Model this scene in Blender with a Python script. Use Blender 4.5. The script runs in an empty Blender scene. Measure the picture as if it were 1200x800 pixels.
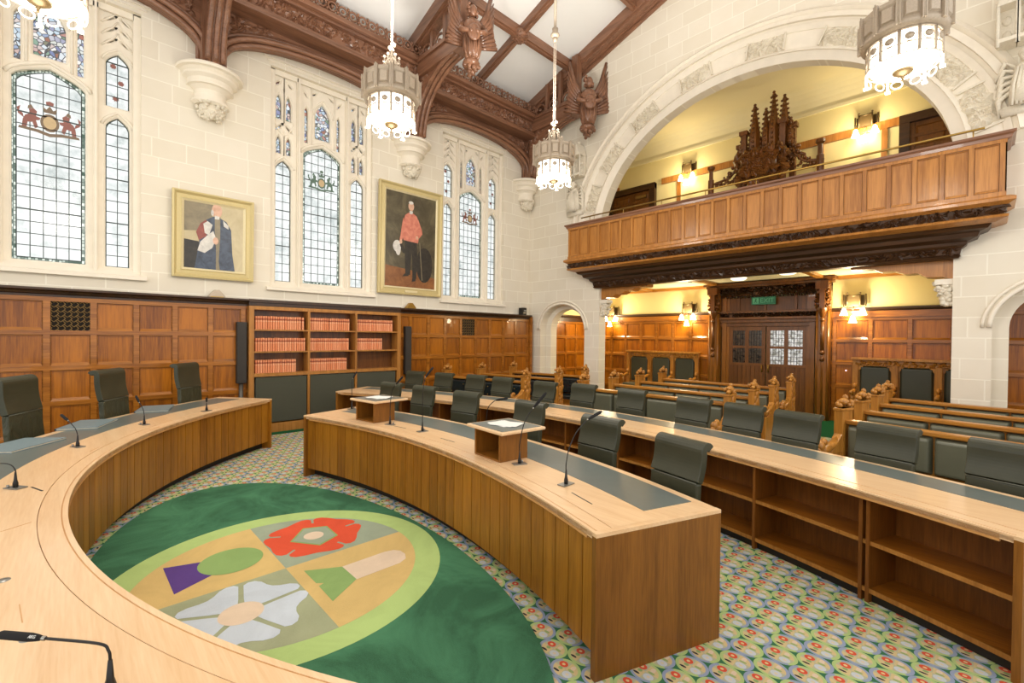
import bpy, math, random
from mathutils import Matrix, Vector
R = random.Random(7)
S = bpy.context.scene
COL = S.collection
PI = math.pi
# ------------------------------------------------------------------ materials
def srgb(c):
    return tuple((v/12.92 if v <= .04045 else ((v+.055)/1.055)**2.4) for v in [x/255 for x in c]) + (1,)
class N:
    """small node-graph helper"""
    def __init__(s, name):
        s.m = bpy.data.materials.new(name); s.m.use_nodes = True
        s.t = s.m.node_tree; s.n = s.t.nodes; s.l = s.t.links
        s.b = s.n['Principled BSDF']; s.out = s.n['Material Output']
    def new(s, typ, **k):
        n = s.n.new(typ)
        for a, v in k.items():
            setattr(n, a, v)
        return n
    def put(s, sock, v):
        if isinstance(v, bpy.types.NodeSocket): s.l.new(v, sock)
        elif isinstance(v, (int, float)): sock.default_value = v if sock.type == 'VALUE' or sock.type == 'INT' else (v,)*len(sock.default_value)
        else: sock.default_value = v
    def math(s, op, a, b=None, c=None):
        n = s.new('ShaderNodeMath', operation=op)
        s.put(n.inputs[0], a)
        if b is not None: s.put(n.inputs[1], b)
        if c is not None: s.put(n.inputs[2], c)
        return n.outputs[0]
    def mix(s, f, a, b, blend='MIX'):
        n = s.new('ShaderNodeMix', data_type='RGBA', blend_type=blend)
        s.put(n.inputs[0], f); s.put(n.inputs[6], a); s.put(n.inputs[7], b)
        return n.outputs[2]
    def coord(s, kind='Object'):
        return s.new('ShaderNodeTexCoord').outputs[kind]
    def pos(s):
        return s.new('ShaderNodeNewGeometry').outputs['Position']
    def sep(s, v):
        n = s.new('ShaderNodeSeparateXYZ'); s.put(n.inputs[0], v); return n.outputs
    def comb(s, x, y, z=0.):
        n = s.new('ShaderNodeCombineXYZ')
        s.put(n.inputs[0], x); s.put(n.inputs[1], y); s.put(n.inputs[2], z); return n.outputs[0]
    def mapping(s, v, scale=(1,1,1), rot=(0,0,0)):
        n = s.new('ShaderNodeMapping'); s.put(n.inputs[0], v)
        n.inputs['Scale'].default_value = scale; n.inputs['Rotation'].default_value = rot; return n.outputs[0]
    def noise(s, v, scale=5, detail=3, rough=.5, dist=0):
        n = s.new('ShaderNodeTexNoise'); s.put(n.inputs['Vector'], v)
        n.inputs['Scale'].default_value = scale; n.inputs['Detail'].default_value = detail
        n.inputs['Roughness'].default_value = rough; n.inputs['Distortion'].default_value = dist
        return n.outputs['Fac']
    def ramp(s, f, stops):
        n = s.new('ShaderNodeValToRGB'); s.put(n.inputs[0], f)
        e = n.color_ramp.elements
        while len(e) < len(stops): e.new(.5)
        for i, (p, c) in enumerate(stops):
            e[i].position = p; e[i].color = c
        return n.outputs[0]
    def bump(s, h, strength=.3, dist=.01):
        n = s.new('ShaderNodeBump'); n.inputs['Strength'].default_value = strength
        n.inputs['Distance'].default_value = dist; s.put(n.inputs['Height'], h)
        s.l.new(n.outputs[0], s.b.inputs['Normal'])
    def base(s, c, rough=.5, metal=0, spec=.5, coat=0):
        s.put(s.b.inputs['Base Color'], c); s.b.inputs['Roughness'].default_value = rough
        s.b.inputs['Metallic'].default_value = metal
        s.b.inputs['Specular IOR Level'].default_value = spec
        s.b.inputs['Coat Weight'].default_value = coat
        return s.m
MT = {}
def plain(name, c, rough=.5, metal=0, spec=.5, var=.08, coat=0, scale=30, bump=0):
    g = N(name); c = srgb(c)
    f = g.noise(g.coord(), scale, 3)
    d = tuple(x*(1-var*2) for x in c[:3])+(1,)
    l = tuple(min(1, x*(1+var)) for x in c[:3])+(1,)
    g.base(g.mix(f, d, l), rough, metal, spec, coat)
    if bump: g.bump(f, bump)
    MT[name] = g.m; return g.m
def wood(name, c1, c2, axis='z', rough=.4, scale=1., island=.0, coat=0., fine=1., spec=.4, plane=None):
    """grain stretched along an axis of the object's own coordinates"""
    g = N(name); v = g.coord()
    sc = {'x': (.06, 1, 1), 'y': (1, .06, 1), 'z': (1, 1, .06)}[axis]
    gm = g.new('ShaderNodeNewGeometry')
    rnd = gm.outputs['Random Per Island']
    add = g.new('ShaderNodeVectorMath', operation='ADD')
    g.put(add.inputs[0], v); sc3 = g.comb(g.math('MULTIPLY', rnd, 7.), g.math('MULTIPLY', rnd, 13.), g.math('MULTIPLY', rnd, 5.))
    g.put(add.inputs[1], sc3)
    mv = g.mapping(add.outputs[0], tuple(x*scale for x in sc))
    a = g.noise(mv, 9, 4, .6, .6); b = g.noise(mv, 60*fine, 2, .6)
    f = g.math('ADD', g.math('MULTIPLY', a, .65), g.math('MULTIPLY', b, .45))
    if island: f = g.math('ADD', f, g.math('MULTIPLY', g.math('SUBTRACT', rnd, .5), island))
    col = g.ramp(f, [(.34, srgb(c1)), (.7, srgb(c2))])
    g.base(col, rough, 0, spec, coat)
    g.bump(b, .12, .004)
    MT[name] = g.m; return g.m
def stone(name, axes):
    g = N(name); p = g.sep(g.pos())
    v = g.comb(p[axes[0]], p[axes[1]])
    br = g.new('ShaderNodeTexBrick'); g.put(br.inputs['Vector'], v)
    br.inputs['Color1'].default_value = srgb((229,221,204)); br.inputs['Color2'].default_value = srgb((235,228,213))
    br.inputs['Mortar'].default_value = srgb((245,240,226))
    br.inputs['Scale'].default_value = 1.; br.inputs['Mortar Size'].default_value = .009
    br.inputs['Mortar Smooth'].default_value = .2; br.inputs['Brick Width'].default_value = .62
    br.inputs['Row Height'].default_value = .3; br.offset = .42; br.squash = .72; br.squash_frequency = 3
    n = g.noise(g.pos(), 3, 4)
    col = g.mix(g.math('MULTIPLY', n, .3), br.outputs['Color'], srgb((226,216,196)), 'MULTIPLY')
    g.base(col, .75, 0, .25)
    g.bump(br.outputs['Fac'], .25, -.006)
    MT[name] = g.m; return g.m
def emis(name, c, st):
    g = N(name); g.base(srgb(c), .4)
    g.b.inputs['Emission Color'].default_value = srgb(c); g.b.inputs['Emission Strength'].default_value = st
    MT[name] = g.m; return g.m
stone('stone_west', (1, 2)); stone('stone_north', (0, 2))
plain('stone_plain', (240,231,214), .75, 0, .25, .05, scale=6)
plain('stone_carved', (230,221,202), .8, 0, .2, .1, scale=40, bump=.4)
wood('oak_panel', (112,58,4), (178,106,16), 'z', .3, 1., .22, .15)
wood('oak_rail', (116,64,12), (176,110,36), 'y', .22, 1., .05, .2)
wood('oak_rail_x', (116,64,12), (176,110,36), 'x', .22, 1., .05, .2)
wood('oak_gallery', (138,84,30), (188,128,62), 'z', .32, 1., .2, .2)
wood('oak_pew', (136,84,24), (196,134,54), 'x', .32, 1., .08, .15)
wood('oak_pew_z', (136,84,24), (196,134,54), 'z', .32, 1., .08, .15)
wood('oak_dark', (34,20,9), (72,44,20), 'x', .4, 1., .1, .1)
wood('oak_mid_z', (100,58,14), (158,100,34), 'z', .3, 1., .15, .2)
wood('oak_dark_z', (62,34,10), (124,74,26), 'z', .35, 1., .1, .15)
wood('roof_timber', (98,66,48), (152,108,82), 'x', .32, 1., .12, .2)
wood('roof_timber_y', (98,66,48), (152,108,82), 'y', .32, 1., .12, .2)
wood('roof_timber_z', (94,62,44), (148,104,78), 'z', .3, 1., .12, .25)
wood('walnut_front', (118,70,8), (170,112,28), 'z', .38, 1., .16, .05, 1.5)
wood('walnut_end', (98,58,12), (146,94,32), 'z', .38, 1., .1, .05, 1.5)
wood('walnut_shelf', (104,56,10), (156,94,24), 'x', .4, 1., .1, .05, 1.5)
wood('walnut_shelf_z', (90,50,12), (136,82,26), 'z', .4, 1., .12, .05, 1.5)
wood('oak_top', (222,180,132), (238,204,162), 'x', .28, 1., .04, .15, 1.5)
wood('oak_edge', (188,132,72), (212,160,100), 'x', .35, 1., .04, 0, 1.5)
wood('bookcase_oak', (136,86,32), (184,126,58), 'z', .4, 1., .1)
wood('door_dark', (86,50,16), (132,82,32), 'z', .35, 1., .15, .1)
plain('inlay_leather', (104,112,108), .3, 0, .5, .05, scale=14)
plain('plinth_black', (34,26,20), .6)
plain('black_metal', (30,27,26), .35, .3)
plain('black_foam', (22,20,20), .9)
plain('speaker_grey', (48,42,36), .6)
plain('speaker_pole', (92,86,78), .4, .4)
plain('steel', (170,168,160), .25, .9)
plain('bronze_dark', (96,78,48), .4, .5)
plain('brass', (176,140,70), .3, .85)
plain('bronze_pale', (186,170,150), .42, .25, .5, .12, scale=60, bump=.3)  # pale bronze, with the glare of the lamps worked into the colour
plain('gilt', (206,188,134), .42, .15, .5, .06, scale=50)
plain('gilt_pale', (224,210,168), .45, .15, .5, .05, scale=50)
plain('plaster_white', (240,239,235), .85, 0, .2, .02, scale=2)
plain('plaster_cream', (234,218,160), .8, 0, .2, .03, scale=2)
plain('plaster_cream_ceiling', (232,222,184), .85, 0, .2, .02, scale=2)
plain('paper_white', (236,236,232), .6, 0, .3, .02)
plain('folder_slate', (120,138,144), .45, 0, .4, .04)
plain('book_page', (235,225,205), .8)
plain('lead', (70,78,78), .5, .3)
plain('lead_dark', (60,78,66), .5, .1, .4, .1)
plain('grille_metal', (150,120,70), .35, .7)
plain('void_dark', (24,16,10), .9)
plain('plate_grey', (150,150,146), .3, .7)
g = N('leather_green'); v = g.coord()
f = g.noise(v, 6, 3); gr = g.noise(v, 140, 2)
g.base(g.mix(f, srgb((46,48,33)), srgb((62,63,47))), .38, 0, .42); g.bump(gr, .12, .002); MT['leather_green'] = g.m
g = N('leather_wrinkled'); v = g.coord()
f = g.noise(g.mapping(v, (1, 1, .45)), 7, 3, .5, 1.2)
g.base(g.mix(f, srgb((46,48,33)), srgb((66,67,49))), .42, 0, .4); g.bump(f, .9, .03); MT['leather_wrinkled'] = g.m
plain('leather_piping', (96,98,84), .35)
plain('leather_pew', (102,102,84), .33, 0, .55, .06, scale=8)
plain('leather_navy', (30,38,40), .22, 0, .6, .1, scale=10)
plain('leather_stall', (62,64,50), .38, 0, .5, .06, scale=8)
# carpet with a lattice of small quartered medallions ----------------------------
def carpet():
    g = N('carpet_medallion'); p = g.sep(g.pos()); X, Y = p[0], p[1]
    W, Hh = .1492, .1468
    def lattice(du, dv):   # every second column, so that neighbouring ovals may interlock
        u = g.math('ADD', g.math('DIVIDE', g.math('ADD', X, .467), 2*W), du)
        fx = g.math('MULTIPLY', g.math('SUBTRACT', u, g.math('FLOOR', g.math('ADD', u, .5))), 2*W*.855)
        v = g.math('ADD', g.math('DIVIDE', g.math('SUBTRACT', Y, 3.562), Hh), dv); j = g.math('FLOOR', g.math('ADD', v, .5))
        fy = g.math('MULTIPLY', g.math('SUBTRACT', v, j), Hh)
        return fx, fy, g.math('ABSOLUTE', g.math('MODULO', j, 2.)), g.math('ADD', g.math('MULTIPLY', fx, fx), g.math('MULTIPLY', fy, fy))
    A_, B_ = lattice(0., 0.), lattice(.5, .5); sel = g.math('LESS_THAN', B_[3], A_[3])
    def pick(k): return g.math('ADD', A_[k], g.math('MULTIPLY', sel, g.math('SUBTRACT', B_[k], A_[k])))
    fx, fy, rpar = pick(0), pick(1), pick(2)
    def dist(cx, cy, sx=1., sy=1.):
        a = g.math('MULTIPLY', g.math('SUBTRACT', fx, cx), sx); b = g.math('MULTIPLY', g.math('SUBTRACT', fy, cy), sy)
        return g.math('SQRT', g.math('ADD', g.math('MULTIPLY', a, a), g.math('MULTIPLY', b, b)))
    def inside(d, r): return g.math('LESS_THAN', d, r)
    d0 = dist(0., 0.)
    side = g.math('GREATER_THAN', g.math('ADD', fx, fy), 0.)
    side = g.math('ABSOLUTE', g.math('SUBTRACT', side, rpar))
    col = g.mix(inside(d0, .0733), srgb((66,120,84)), g.mix(side, srgb((184,206,136)), srgb((156,168,194))))
    col = g.mix(inside(d0, .0585), col, g.mix(g.math('GREATER_THAN', g.math('MULTIPLY', fx, fy), 0.), srgb((190,190,158)), srgb((218,196,146))))
    for cx, cy, r, c, sx, sy in ((-.026,.023,.0215,(224,92,66),1,1), (-.026,.023,.008,(230,205,150),1,1), (.025,-.024,.023,(206,212,218),1,1),
                                 (.025,-.024,.008,(226,210,180),1,1), (-.022,-.010,.011,(150,176,116),1,1), (-.028,-.036,.0105,(60,56,60),.65,1.5),
                                 (.022,.034,.015,(228,206,180),1.4,.8), (.024,.010,.013,(160,180,120),.8,1.5)):
        col = g.mix(inside(dist(cx, cy, sx, sy), r), col, srgb(c))
    plainc = g.math('MAXIMUM', g.math('GREATER_THAN', Y, 9.75), g.math('LESS_THAN', X, -8.55))
    col = g.mix(plainc, col, srgb((28,92,56)))
    f = g.noise(g.pos(), 220, 2)
    col = g.mix(g.math('MULTIPLY', f, .5), col, g.mix(.5, col, (0,0,0,1)))
    g.base(col, .95, 0, .1); g.bump(f, .4, .004); MT['carpet'] = g.m
carpet()
def rugmat(name, c, d=.68):
    g = N(name); c = srgb(c)
    f = g.ramp(g.noise(g.pos(), 1.6, 5, .65, .8), [(.4, (1,1,1,1)), (.62, (0,0,0,1))]); f2 = g.noise(g.pos(), 160, 2)
    col = g.mix(g.math('MULTIPLY', f, g.math('ADD', f2, .35)), c, tuple(x*d for x in c[:3])+(1,))
    g.base(col, .95, 0, .1); g.bump(f2, .4, .004); MT[name] = g.m
RD = {'rug_dark_green': .5}
for nm, c in (('rug_dark_green',(78,132,98)), ('rug_light_green',(182,208,132)), ('rug_tan',(218,188,124)), ('rug_sage',(168,174,140)),
              ('rug_grey_green',(160,172,150)), ('rug_red',(226,92,64)), ('rug_pale',(232,210,184)), ('rug_green',(146,176,110)),
              ('rug_purple',(98,72,140)), ('rug_blue_white',(206,216,226))): rugmat(nm, c, RD.get(nm, .86))
# window glass ------------------------------------------------------------------
def glassmat(name, kind):
    g = N(name); v = g.coord(); p = g.sep(g.pos())
    n = g.noise(g.pos(), 2.0, 4, .6); n2 = g.noise(g.pos(), 9, 3)
    if kind == 'plain':
        col = g.ramp(g.math('ADD', g.math('MULTIPLY', n, .6), g.math('MULTIPLY', n2, .4)), [(.36, srgb((170,180,182))), (.54, srgb((212,218,220)))])
    elif kind == 'border':
        ck = g.new('ShaderNodeTexBrick'); g.put(ck.inputs['Vector'], g.comb(p[2], p[1]))
        ck.inputs['Scale'].default_value = 1; ck.inputs['Brick Width'].default_value = .05; ck.inputs['Row Height'].default_value = .034
        ck.inputs['Mortar Size'].default_value = .004; ck.inputs['Color1'].default_value = srgb((215,225,218)); ck.inputs['Color2'].default_value = srgb((44,74,60))
        ck.inputs['Mortar'].default_value = srgb((60,80,72)); col = ck.outputs['Color']
    else:
        vo = g.new('ShaderNodeTexVoronoi'); g.put(vo.inputs['Vector'], g.comb(g.math('MULTIPLY', p[1], 1.), p[2])); vo.inputs['Scale'].default_value = 17
        cs = g.sep(vo.outputs['Color'])[0]
        col = g.ramp(cs, [(0, srgb((200,206,212))), (.28, srgb((170,190,206))), (.42, srgb((96,104,150))), (.55, srgb((206,206,206))), (.68, srgb((150,92,80))), (.78, srgb((100,136,118))), (.9, srgb((210,210,210)))])
        ve = g.new('ShaderNodeTexVoronoi', feature='DISTANCE_TO_EDGE'); g.put(ve.inputs['Vector'], g.comb(p[1], p[2])); ve.inputs['Scale'].default_value = 17
        col = g.mix(g.math('LESS_THAN', ve.outputs['Distance'], .07), col, srgb((78,80,84)))
    tr = g.new('ShaderNodeBsdfTransparent'); g.put(tr.inputs[0], col)
    gl = g.new('ShaderNodeBsdfGlossy'); gl.inputs['Roughness'].default_value = .15
    mx = g.new('ShaderNodeMixShader'); mx.inputs[0].default_value = .06
    g.l.new(tr.outputs[0], mx.inputs[1]); g.l.new(gl.outputs[0], mx.inputs[2]); g.l.new(mx.outputs[0], g.out.inputs[0])
    MT[name] = g.m
glassmat('glass_clear', 'plain'); glassmat('glass_border', 'border'); glassmat('glass_stained', 'stained')
plain('crest_red', (150,100,92), .6); plain('crest_brown', (128,110,92), .6); plain('crest_green', (96,120,108), .6); plain('crest_gold', (204,180,140), .6)
emis('lamp_glow', (255,250,236), 4.5); emis('lamp_soft', (255,244,220), 1.3); emis('sconce_glow', (255,236,190), 9.0)
emis('exit_green', (36,112,80), .08); emis('led_white', (230,220,255), 3.)
# books
g = N('book_red'); p = g.sep(g.coord()); z = p[2]
b1 = g.math('LESS_THAN', g.math('ABSOLUTE', g.math('SUBTRACT', z, .18)), .012)
b2 = g.math('LESS_THAN', g.math('ABSOLUTE', g.math('SUBTRACT', z, .145)), .004)
oi = g.new('ShaderNodeObjectInfo').outputs['Random']
col = g.mix(oi, srgb((218,136,92)), srgb((234,162,120)))
col = g.mix(b1, col, srgb((160,82,60))); col = g.mix(b2, col, srgb((240,200,160)))
g.base(col, .6, 0, .3); MT['book_red'] = g.m
# speaker cloth
g = N('speaker_cloth'); f = g.noise(g.coord(), 260, 2); g.base(g.mix(f, srgb((58,58,48)), srgb((92,92,78))), .9, 0, .2); g.bump(f, .5, .003); MT['speaker_cloth'] = g.m
# painting grounds
def paintmat(name, stops, scale=2.5, rough=.4, det=6):
    g = N(name); f = g.noise(g.coord(), scale, det, .65, .6); g.base(g.ramp(f, stops), rough, 0, .5); MT[name] = g.m
paintmat('canvas_umber', [(.3, srgb((58,50,34))), (.5, srgb((82,74,54))), (.7, srgb((112,102,76)))])
paintmat('canvas_floor', [(.3, srgb((110,66,34))), (.7, srgb((150,98,54)))], 6)
paintmat('canvas_sand', [(.3, srgb((178,162,124))), (.6, srgb((206,192,154)))], 1.6)
paintmat('canvas_grey', [(.3, srgb((112,102,82))), (.7, srgb((150,138,110)))], 4)
paintmat('paint_navy', [(.3, srgb((38,44,58))), (.6, srgb((72,84,104)))], 9)
paintmat('paint_black', [(.3, srgb((30,28,24))), (.7, srgb((56,50,42)))], 9)
paintmat('paint_scarlet', [(.3, srgb((190,104,86))), (.7, srgb((220,144,120)))], 9)
paintmat('paint_white', [(.3, srgb((186,182,176))), (.7, srgb((226,222,214)))], 12)
paintmat('paint_skin', [(.3, srgb((196,150,124))), (.7, srgb((222,182,156)))], 14)
paintmat('paint_crimson', [(.3, srgb((120,52,46))), (.7, srgb((158,84,70)))], 12)
# ------------------------------------------------------------------ mesh builder
class M:
    def __init__(s):
        s.v = []; s.f = []; s.mi = []; s.T = None; s.m = 0; s.sm = []; s.smooth = False
    def add(s, vs, fs, m=None):
        b = len(s.v)
        for p in vs:
            p = Vector(p)
            if s.T is not None: p = s.T @ p
            s.v.append(p)
        for f in fs:
            s.f.append([b+i for i in f]); s.mi.append(s.m if m is None else m); s.sm.append(s.smooth)
        return s
    def box(s, x0, y0, z0, x1, y1, z1, m=None):
        s.add([(x0,y0,z0),(x1,y0,z0),(x1,y1,z0),(x0,y1,z0),(x0,y0,z1),(x1,y0,z1),(x1,y1,z1),(x0,y1,z1)],
              [(0,3,2,1),(4,5,6,7),(0,1,5,4),(1,2,6,5),(2,3,7,6),(3,0,4,7)], m); return s
    def frus(s, x0, y0, x1, y1, z0, z1, i, m=None):
        """box whose top face is inset by i (a raised field)"""
        s.add([(x0,y0,z0),(x1,y0,z0),(x1,y1,z0),(x0,y1,z0),(x0+i,y0+i,z1),(x1-i,y0+i,z1),(x1-i,y1-i,z1),(x0+i,y1-i,z1)],
              [(4,5,6,7),(0,1,5,4),(1,2,6,5),(2,3,7,6),(3,0,4,7)], m); return s
    def prism(s, poly, z0, z1, m=None, cap=True):
        n = len(poly)
        vs = [(p[0],p[1],z0) for p in poly]+[(p[0],p[1],z1) for p in poly]
        fs = [(i,(i+1)%n,n+(i+1)%n,n+i) for i in range(n)]
        if cap: fs += [tuple(range(n-1,-1,-1)), tuple(range(n,2*n))]
        s.add(vs, fs, m); return s
    def ribbon(s, A, B, z0, z1, m=None, close=True):
        """solid band between two equally long 2-D polylines"""
        n = len(A); vs = []
        for a, b in zip(A, B): vs += [(a[0],a[1],z0),(b[0],b[1],z0),(b[0],b[1],z1),(a[0],a[1],z1)]
        fs = []
        for i in range(n-1):
            k = 4*i
            fs += [(k+3,k+2,k+6,k+7),(k,k+4,k+5,k+1),(k,k+3,k+7,k+4),(k+1,k+5,k+6,k+2)]
        if close: fs += [(0,1,2,3),(4*n-4,4*n-1,4*n-2,4*n-3)]
        s.add(vs, fs, m); return s
    def tube(s, pts, r, n=8, m=None, caps=True):
        pts = [Vector(p) for p in pts]; k = len(pts); r = r if isinstance(r, (list, tuple)) else [r]*k
        vs = []; prev = None
        for i, p in enumerate(pts):
            d = (pts[min(i+1,k-1)]-pts[max(i-1,0)]).normalized()
            if prev is None:
                a = Vector((0,0,1)) if abs(d.z) < .9 else Vector((1,0,0))
                u = d.cross(a).normalized()
            else: u = (prev-d*prev.dot(d)).normalized()
            prev = u; w = d.cross(u)
            for j in range(n):
                t = 2*PI*j/n; vs.append(p+(u*math.cos(t)+w*math.sin(t))*r[i])
        fs = [(i*n+j, i*n+(j+1)%n, (i+1)*n+(j+1)%n, (i+1)*n+j) for i in range(k-1) for j in range(n)]
        if caps: fs += [tuple(range(n-1,-1,-1)), tuple((k-1)*n+j for j in range(n))]
        o = s.smooth; s.smooth = True; s.add(vs, fs, m); s.smooth = o; return s
    def lathe(s, prof, c=(0,0,0), n=20, m=None, a0=0, a1=2*PI, smooth=True):
        full = abs(a1-a0-2*PI) < 1e-6; k = n if full else n+1; vs = []
        for r, z in prof:
            for j in range(k):
                t = a0+(a1-a0)*j/n; vs.append((c[0]+r*math.cos(t), c[1]+r*math.sin(t), c[2]+z))
        fs = []
        for i in range(len(prof)-1):
            for j in range(n):
                j2 = (j+1)%k; fs.append((i*k+j, i*k+j2, (i+1)*k+j2, (i+1)*k+j))
        o = s.smooth; s.smooth = smooth; s.add(vs, fs, m); s.smooth = o; return s
    def ball(s, c, r, m=None, n=8, k=5):
        r = r if isinstance(r, (list, tuple)) else (r,r,r); vs = [(c[0],c[1],c[2]-r[2])]
        for i in range(1,k):
            a = -PI/2+PI*i/k
            for j in range(n):
                t = 2*PI*j/n; vs.append((c[0]+r[0]*math.cos(a)*math.cos(t), c[1]+r[1]*math.cos(a)*math.sin(t), c[2]+r[2]*math.sin(a)))
        vs.append((c[0],c[1],c[2]+r[2])); fs = []
        for j in range(n): fs.append((0,1+(j+1)%n,1+j))
        for i in range(k-2):
            for j in range(n): fs.append((1+i*n+j,1+i*n+(j+1)%n,1+(i+1)*n+(j+1)%n,1+(i+1)*n+j))
        L = len(vs)-1; b = 1+(k-2)*n
        for j in range(n): fs.append((b+j,b+(j+1)%n,L))
        o = s.smooth; s.smooth = True; s.add(vs, fs, m); s.smooth = o; return s
    def sweep(s, prof, path, m=None, closed_prof=True):
        """prof: list of (offset, height) swept along 2-D path; offset to the path's right-hand side"""
        nrm = normals(path); vs = []; n = len(prof)
        for (x, y), (nx, ny) in zip(path, nrm):
            for o, h in prof: vs.append((x+nx*o, y+ny*o, h))
        fs = []
        rng = n if closed_prof else n-1
        for i in range(len(path)-1):
            for j in range(rng):
                j2 = (j+1)%n; fs.append((i*n+j, (i+1)*n+j, (i+1)*n+j2, i*n+j2))
        if closed_prof: fs += [tuple(range(n)), tuple((len(path)-1)*n+j for j in range(n-1,-1,-1))]
        s.add(vs, fs, m); return s
    def leaves(s, x0, y0, x1, y1, z, h, n, seed=1, m=None, big=1.):
        """relief foliage over a rectangle of the local xy plane, standing h proud of z"""
        q = random.Random(seed)
        for i in range(n):
            x = q.uniform(x0, x1); y = q.uniform(y0, y1); a = q.uniform(0, PI)
            L = q.uniform(.5, 1.)*h*1.6*big; w = L*q.uniform(.35, .6); ca, sa = math.cos(a), math.sin(a)
            vs = []
            for t, ww, hh in ((-1,.1,.1),(-.4,1,.6),(.3,.85,1.),(1,.08,.3)):
                for sd in (-1, 1):
                    px = t*L; py = sd*ww*w; vs.append((x+px*ca-py*sa, y+px*sa+py*ca, z))
                vs.append((x+t*L*ca, y+t*L*sa, z+h*hh*q.uniform(.6,1.)))
            fs = []
            for k in range(3):
                b = 3*k; fs += [(b,b+3,b+5,b+2),(b+2,b+5,b+4,b+1)]
            s.add(vs, fs, m)
        return s
    def build(s, name, mats, parent=None, bevel=0, smooth=False, subsurf=0, loc=None, rot=None, seg=2):
        me = bpy.data.meshes.new(name); me.from_pydata([tuple(v) for v in s.v], [], s.f)
        if not isinstance(mats, (list, tuple)): mats = [mats]
        for k in mats: me.materials.append(MT[k])
        me.polygons.foreach_set('material_index', s.mi)
        me.polygons.foreach_set('use_smooth', [True]*len(s.f) if smooth else s.sm)
        me.validate(); me.update()
        o = bpy.data.objects.new(name, me); COL.objects.link(o)
        if parent: o.parent = parent
        if loc: o.location = loc
        if rot is not None: o.rotation_euler = (0,0,rot)
        if bevel:
            b = o.modifiers.new('bevel', 'BEVEL'); b.width = bevel; b.segments = seg; b.limit_method = 'ANGLE'; b.angle_limit = .7
        if subsurf:
            b = o.modifiers.new('sub', 'SUBSURF'); b.levels = b.render_levels = subsurf
        return o
def frame(o, u, v, w):
    return Matrix(((u[0],v[0],w[0],o[0]),(u[1],v[1],w[1],o[1]),(u[2],v[2],w[2],o[2]),(0,0,0,1)))
def west(x): return frame((x,0,0),(0,1,0),(0,0,1),(1,0,0))        # local (y, z, out of the wall)
def north(y): return frame((0,y,0),(1,0,0),(0,0,1),(0,-1,0))      # local (x, z, out of the wall)
def place(x, y, z=0, a=0): return Matrix.Translation((x,y,z)) @ Matrix.Rotation(a, 4, 'Z')
def normals(path):
    out = []
    for i in range(len(path)):
        a = path[max(i-1,0)]; b = path[min(i+1,len(path)-1)]
        dx, dy = b[0]-a[0], b[1]-a[1]; L = math.hypot(dx, dy) or 1; out.append((dy/L, -dx/L))
    return out
def offs(path, d):
    return [(p[0]+n[0]*d, p[1]+n[1]*d) for p, n in zip(path, normals(path))]
def resample(path, step=None, n=None):
    L = [0]
    for a, b in zip(path, path[1:]): L.append(L[-1]+math.dist(a, b))
    n = n or max(1, round(L[-1]/step)); out = []; j = 0
    for i in range(n+1):
        t = L[-1]*i/n
        while j < len(L)-2 and L[j+1] < t: j += 1
        k = (t-L[j])/((L[j+1]-L[j]) or 1); a, b = path[j], path[j+1]
        out.append((a[0]+(b[0]-a[0])*k, a[1]+(b[1]-a[1])*k))
    return out
def tag(o, label=None, cat=None, group=None, kind=None):
    if label: o['label'] = label
    if cat: o['category'] = cat
    if group: o['group'] = group
    if kind: o['kind'] = kind
    return o
def empty(name, loc=(0,0,0), rz=0, parent=None):
    o = bpy.data.objects.new(name, None); COL.objects.link(o); o.location = loc; o.rotation_euler = (0,0,rz)
    o.empty_display_size = .1
    if parent: o.parent = parent
    return o
def struct(o): o['kind'] = 'structure'; return o
def dup(o, loc=None, rz=None, label=None, group=None, parent=None):
    c = o.copy(); COL.objects.link(c)
    if parent: c.parent = parent
    for ch in list(o.children): dup(ch, parent=c)
    if loc is not None: c.location = loc
    if rz is not None: c.rotation_euler = (0,0,rz)
    if label: c['label'] = label
    if group: c['group'] = group
    return c
def plate(name, outer, holes, depth, mat, T, parent=None, bev=0.):
    """flat slab with holes: 2-D outline extruded by depth, placed by the frame T (local z = out)"""
    cu = bpy.data.curves.new(name, 'CURVE'); cu.dimensions = '2D'; cu.fill_mode = 'BOTH'; cu.extrude = depth/2-bev; cu.bevel_depth = bev; cu.bevel_resolution = 0
    for pl in [outer]+list(holes):
        sp = cu.splines.new('POLY'); sp.points.add(len(pl)-1); sp.use_cyclic_u = True
        for p, q in zip(sp.points, pl): p.co = (q[0], q[1], 0, 1)
    ob = bpy.data.objects.new(name+'_tmp', cu); COL.objects.link(ob)
    dg = bpy.context.evaluated_depsgraph_get()
    me = bpy.data.meshes.new_from_object(ob.evaluated_get(dg))
    bpy.data.objects.remove(ob); bpy.data.curves.remove(cu)
    me.transform(T @ Matrix.Translation((0,0,depth/2))); me.materials.clear(); me.materials.append(MT[mat])
    me.name = name
    for p in me.polygons: p.use_smooth = False
    o = bpy.data.objects.new(name, me); COL.objects.link(o)
    if parent: o.parent = parent
    return o
def lancet(cx, w, z0, zs, za, n=6, pw=.62):
    pts = [(cx-w, z0), (cx+w, z0), (cx+w, zs)]
    for i in range(1, n): t = i/n; pts.append((cx+w*(1-t), zs+(za-zs)*t**pw))
    pts.append((cx, za))
    for i in range(n-1, 0, -1): t = i/n; pts.append((cx-w*(1-t), zs+(za-zs)*t**pw))
    pts.append((cx-w, zs)); return pts
def ell(cx, zs, a, b, t0=PI, t1=0., n=40):
    return [(cx+a*math.cos(t0+(t1-t0)*i/n), zs+b*math.sin(t0+(t1-t0)*i/n)) for i in range(n+1)]
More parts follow.
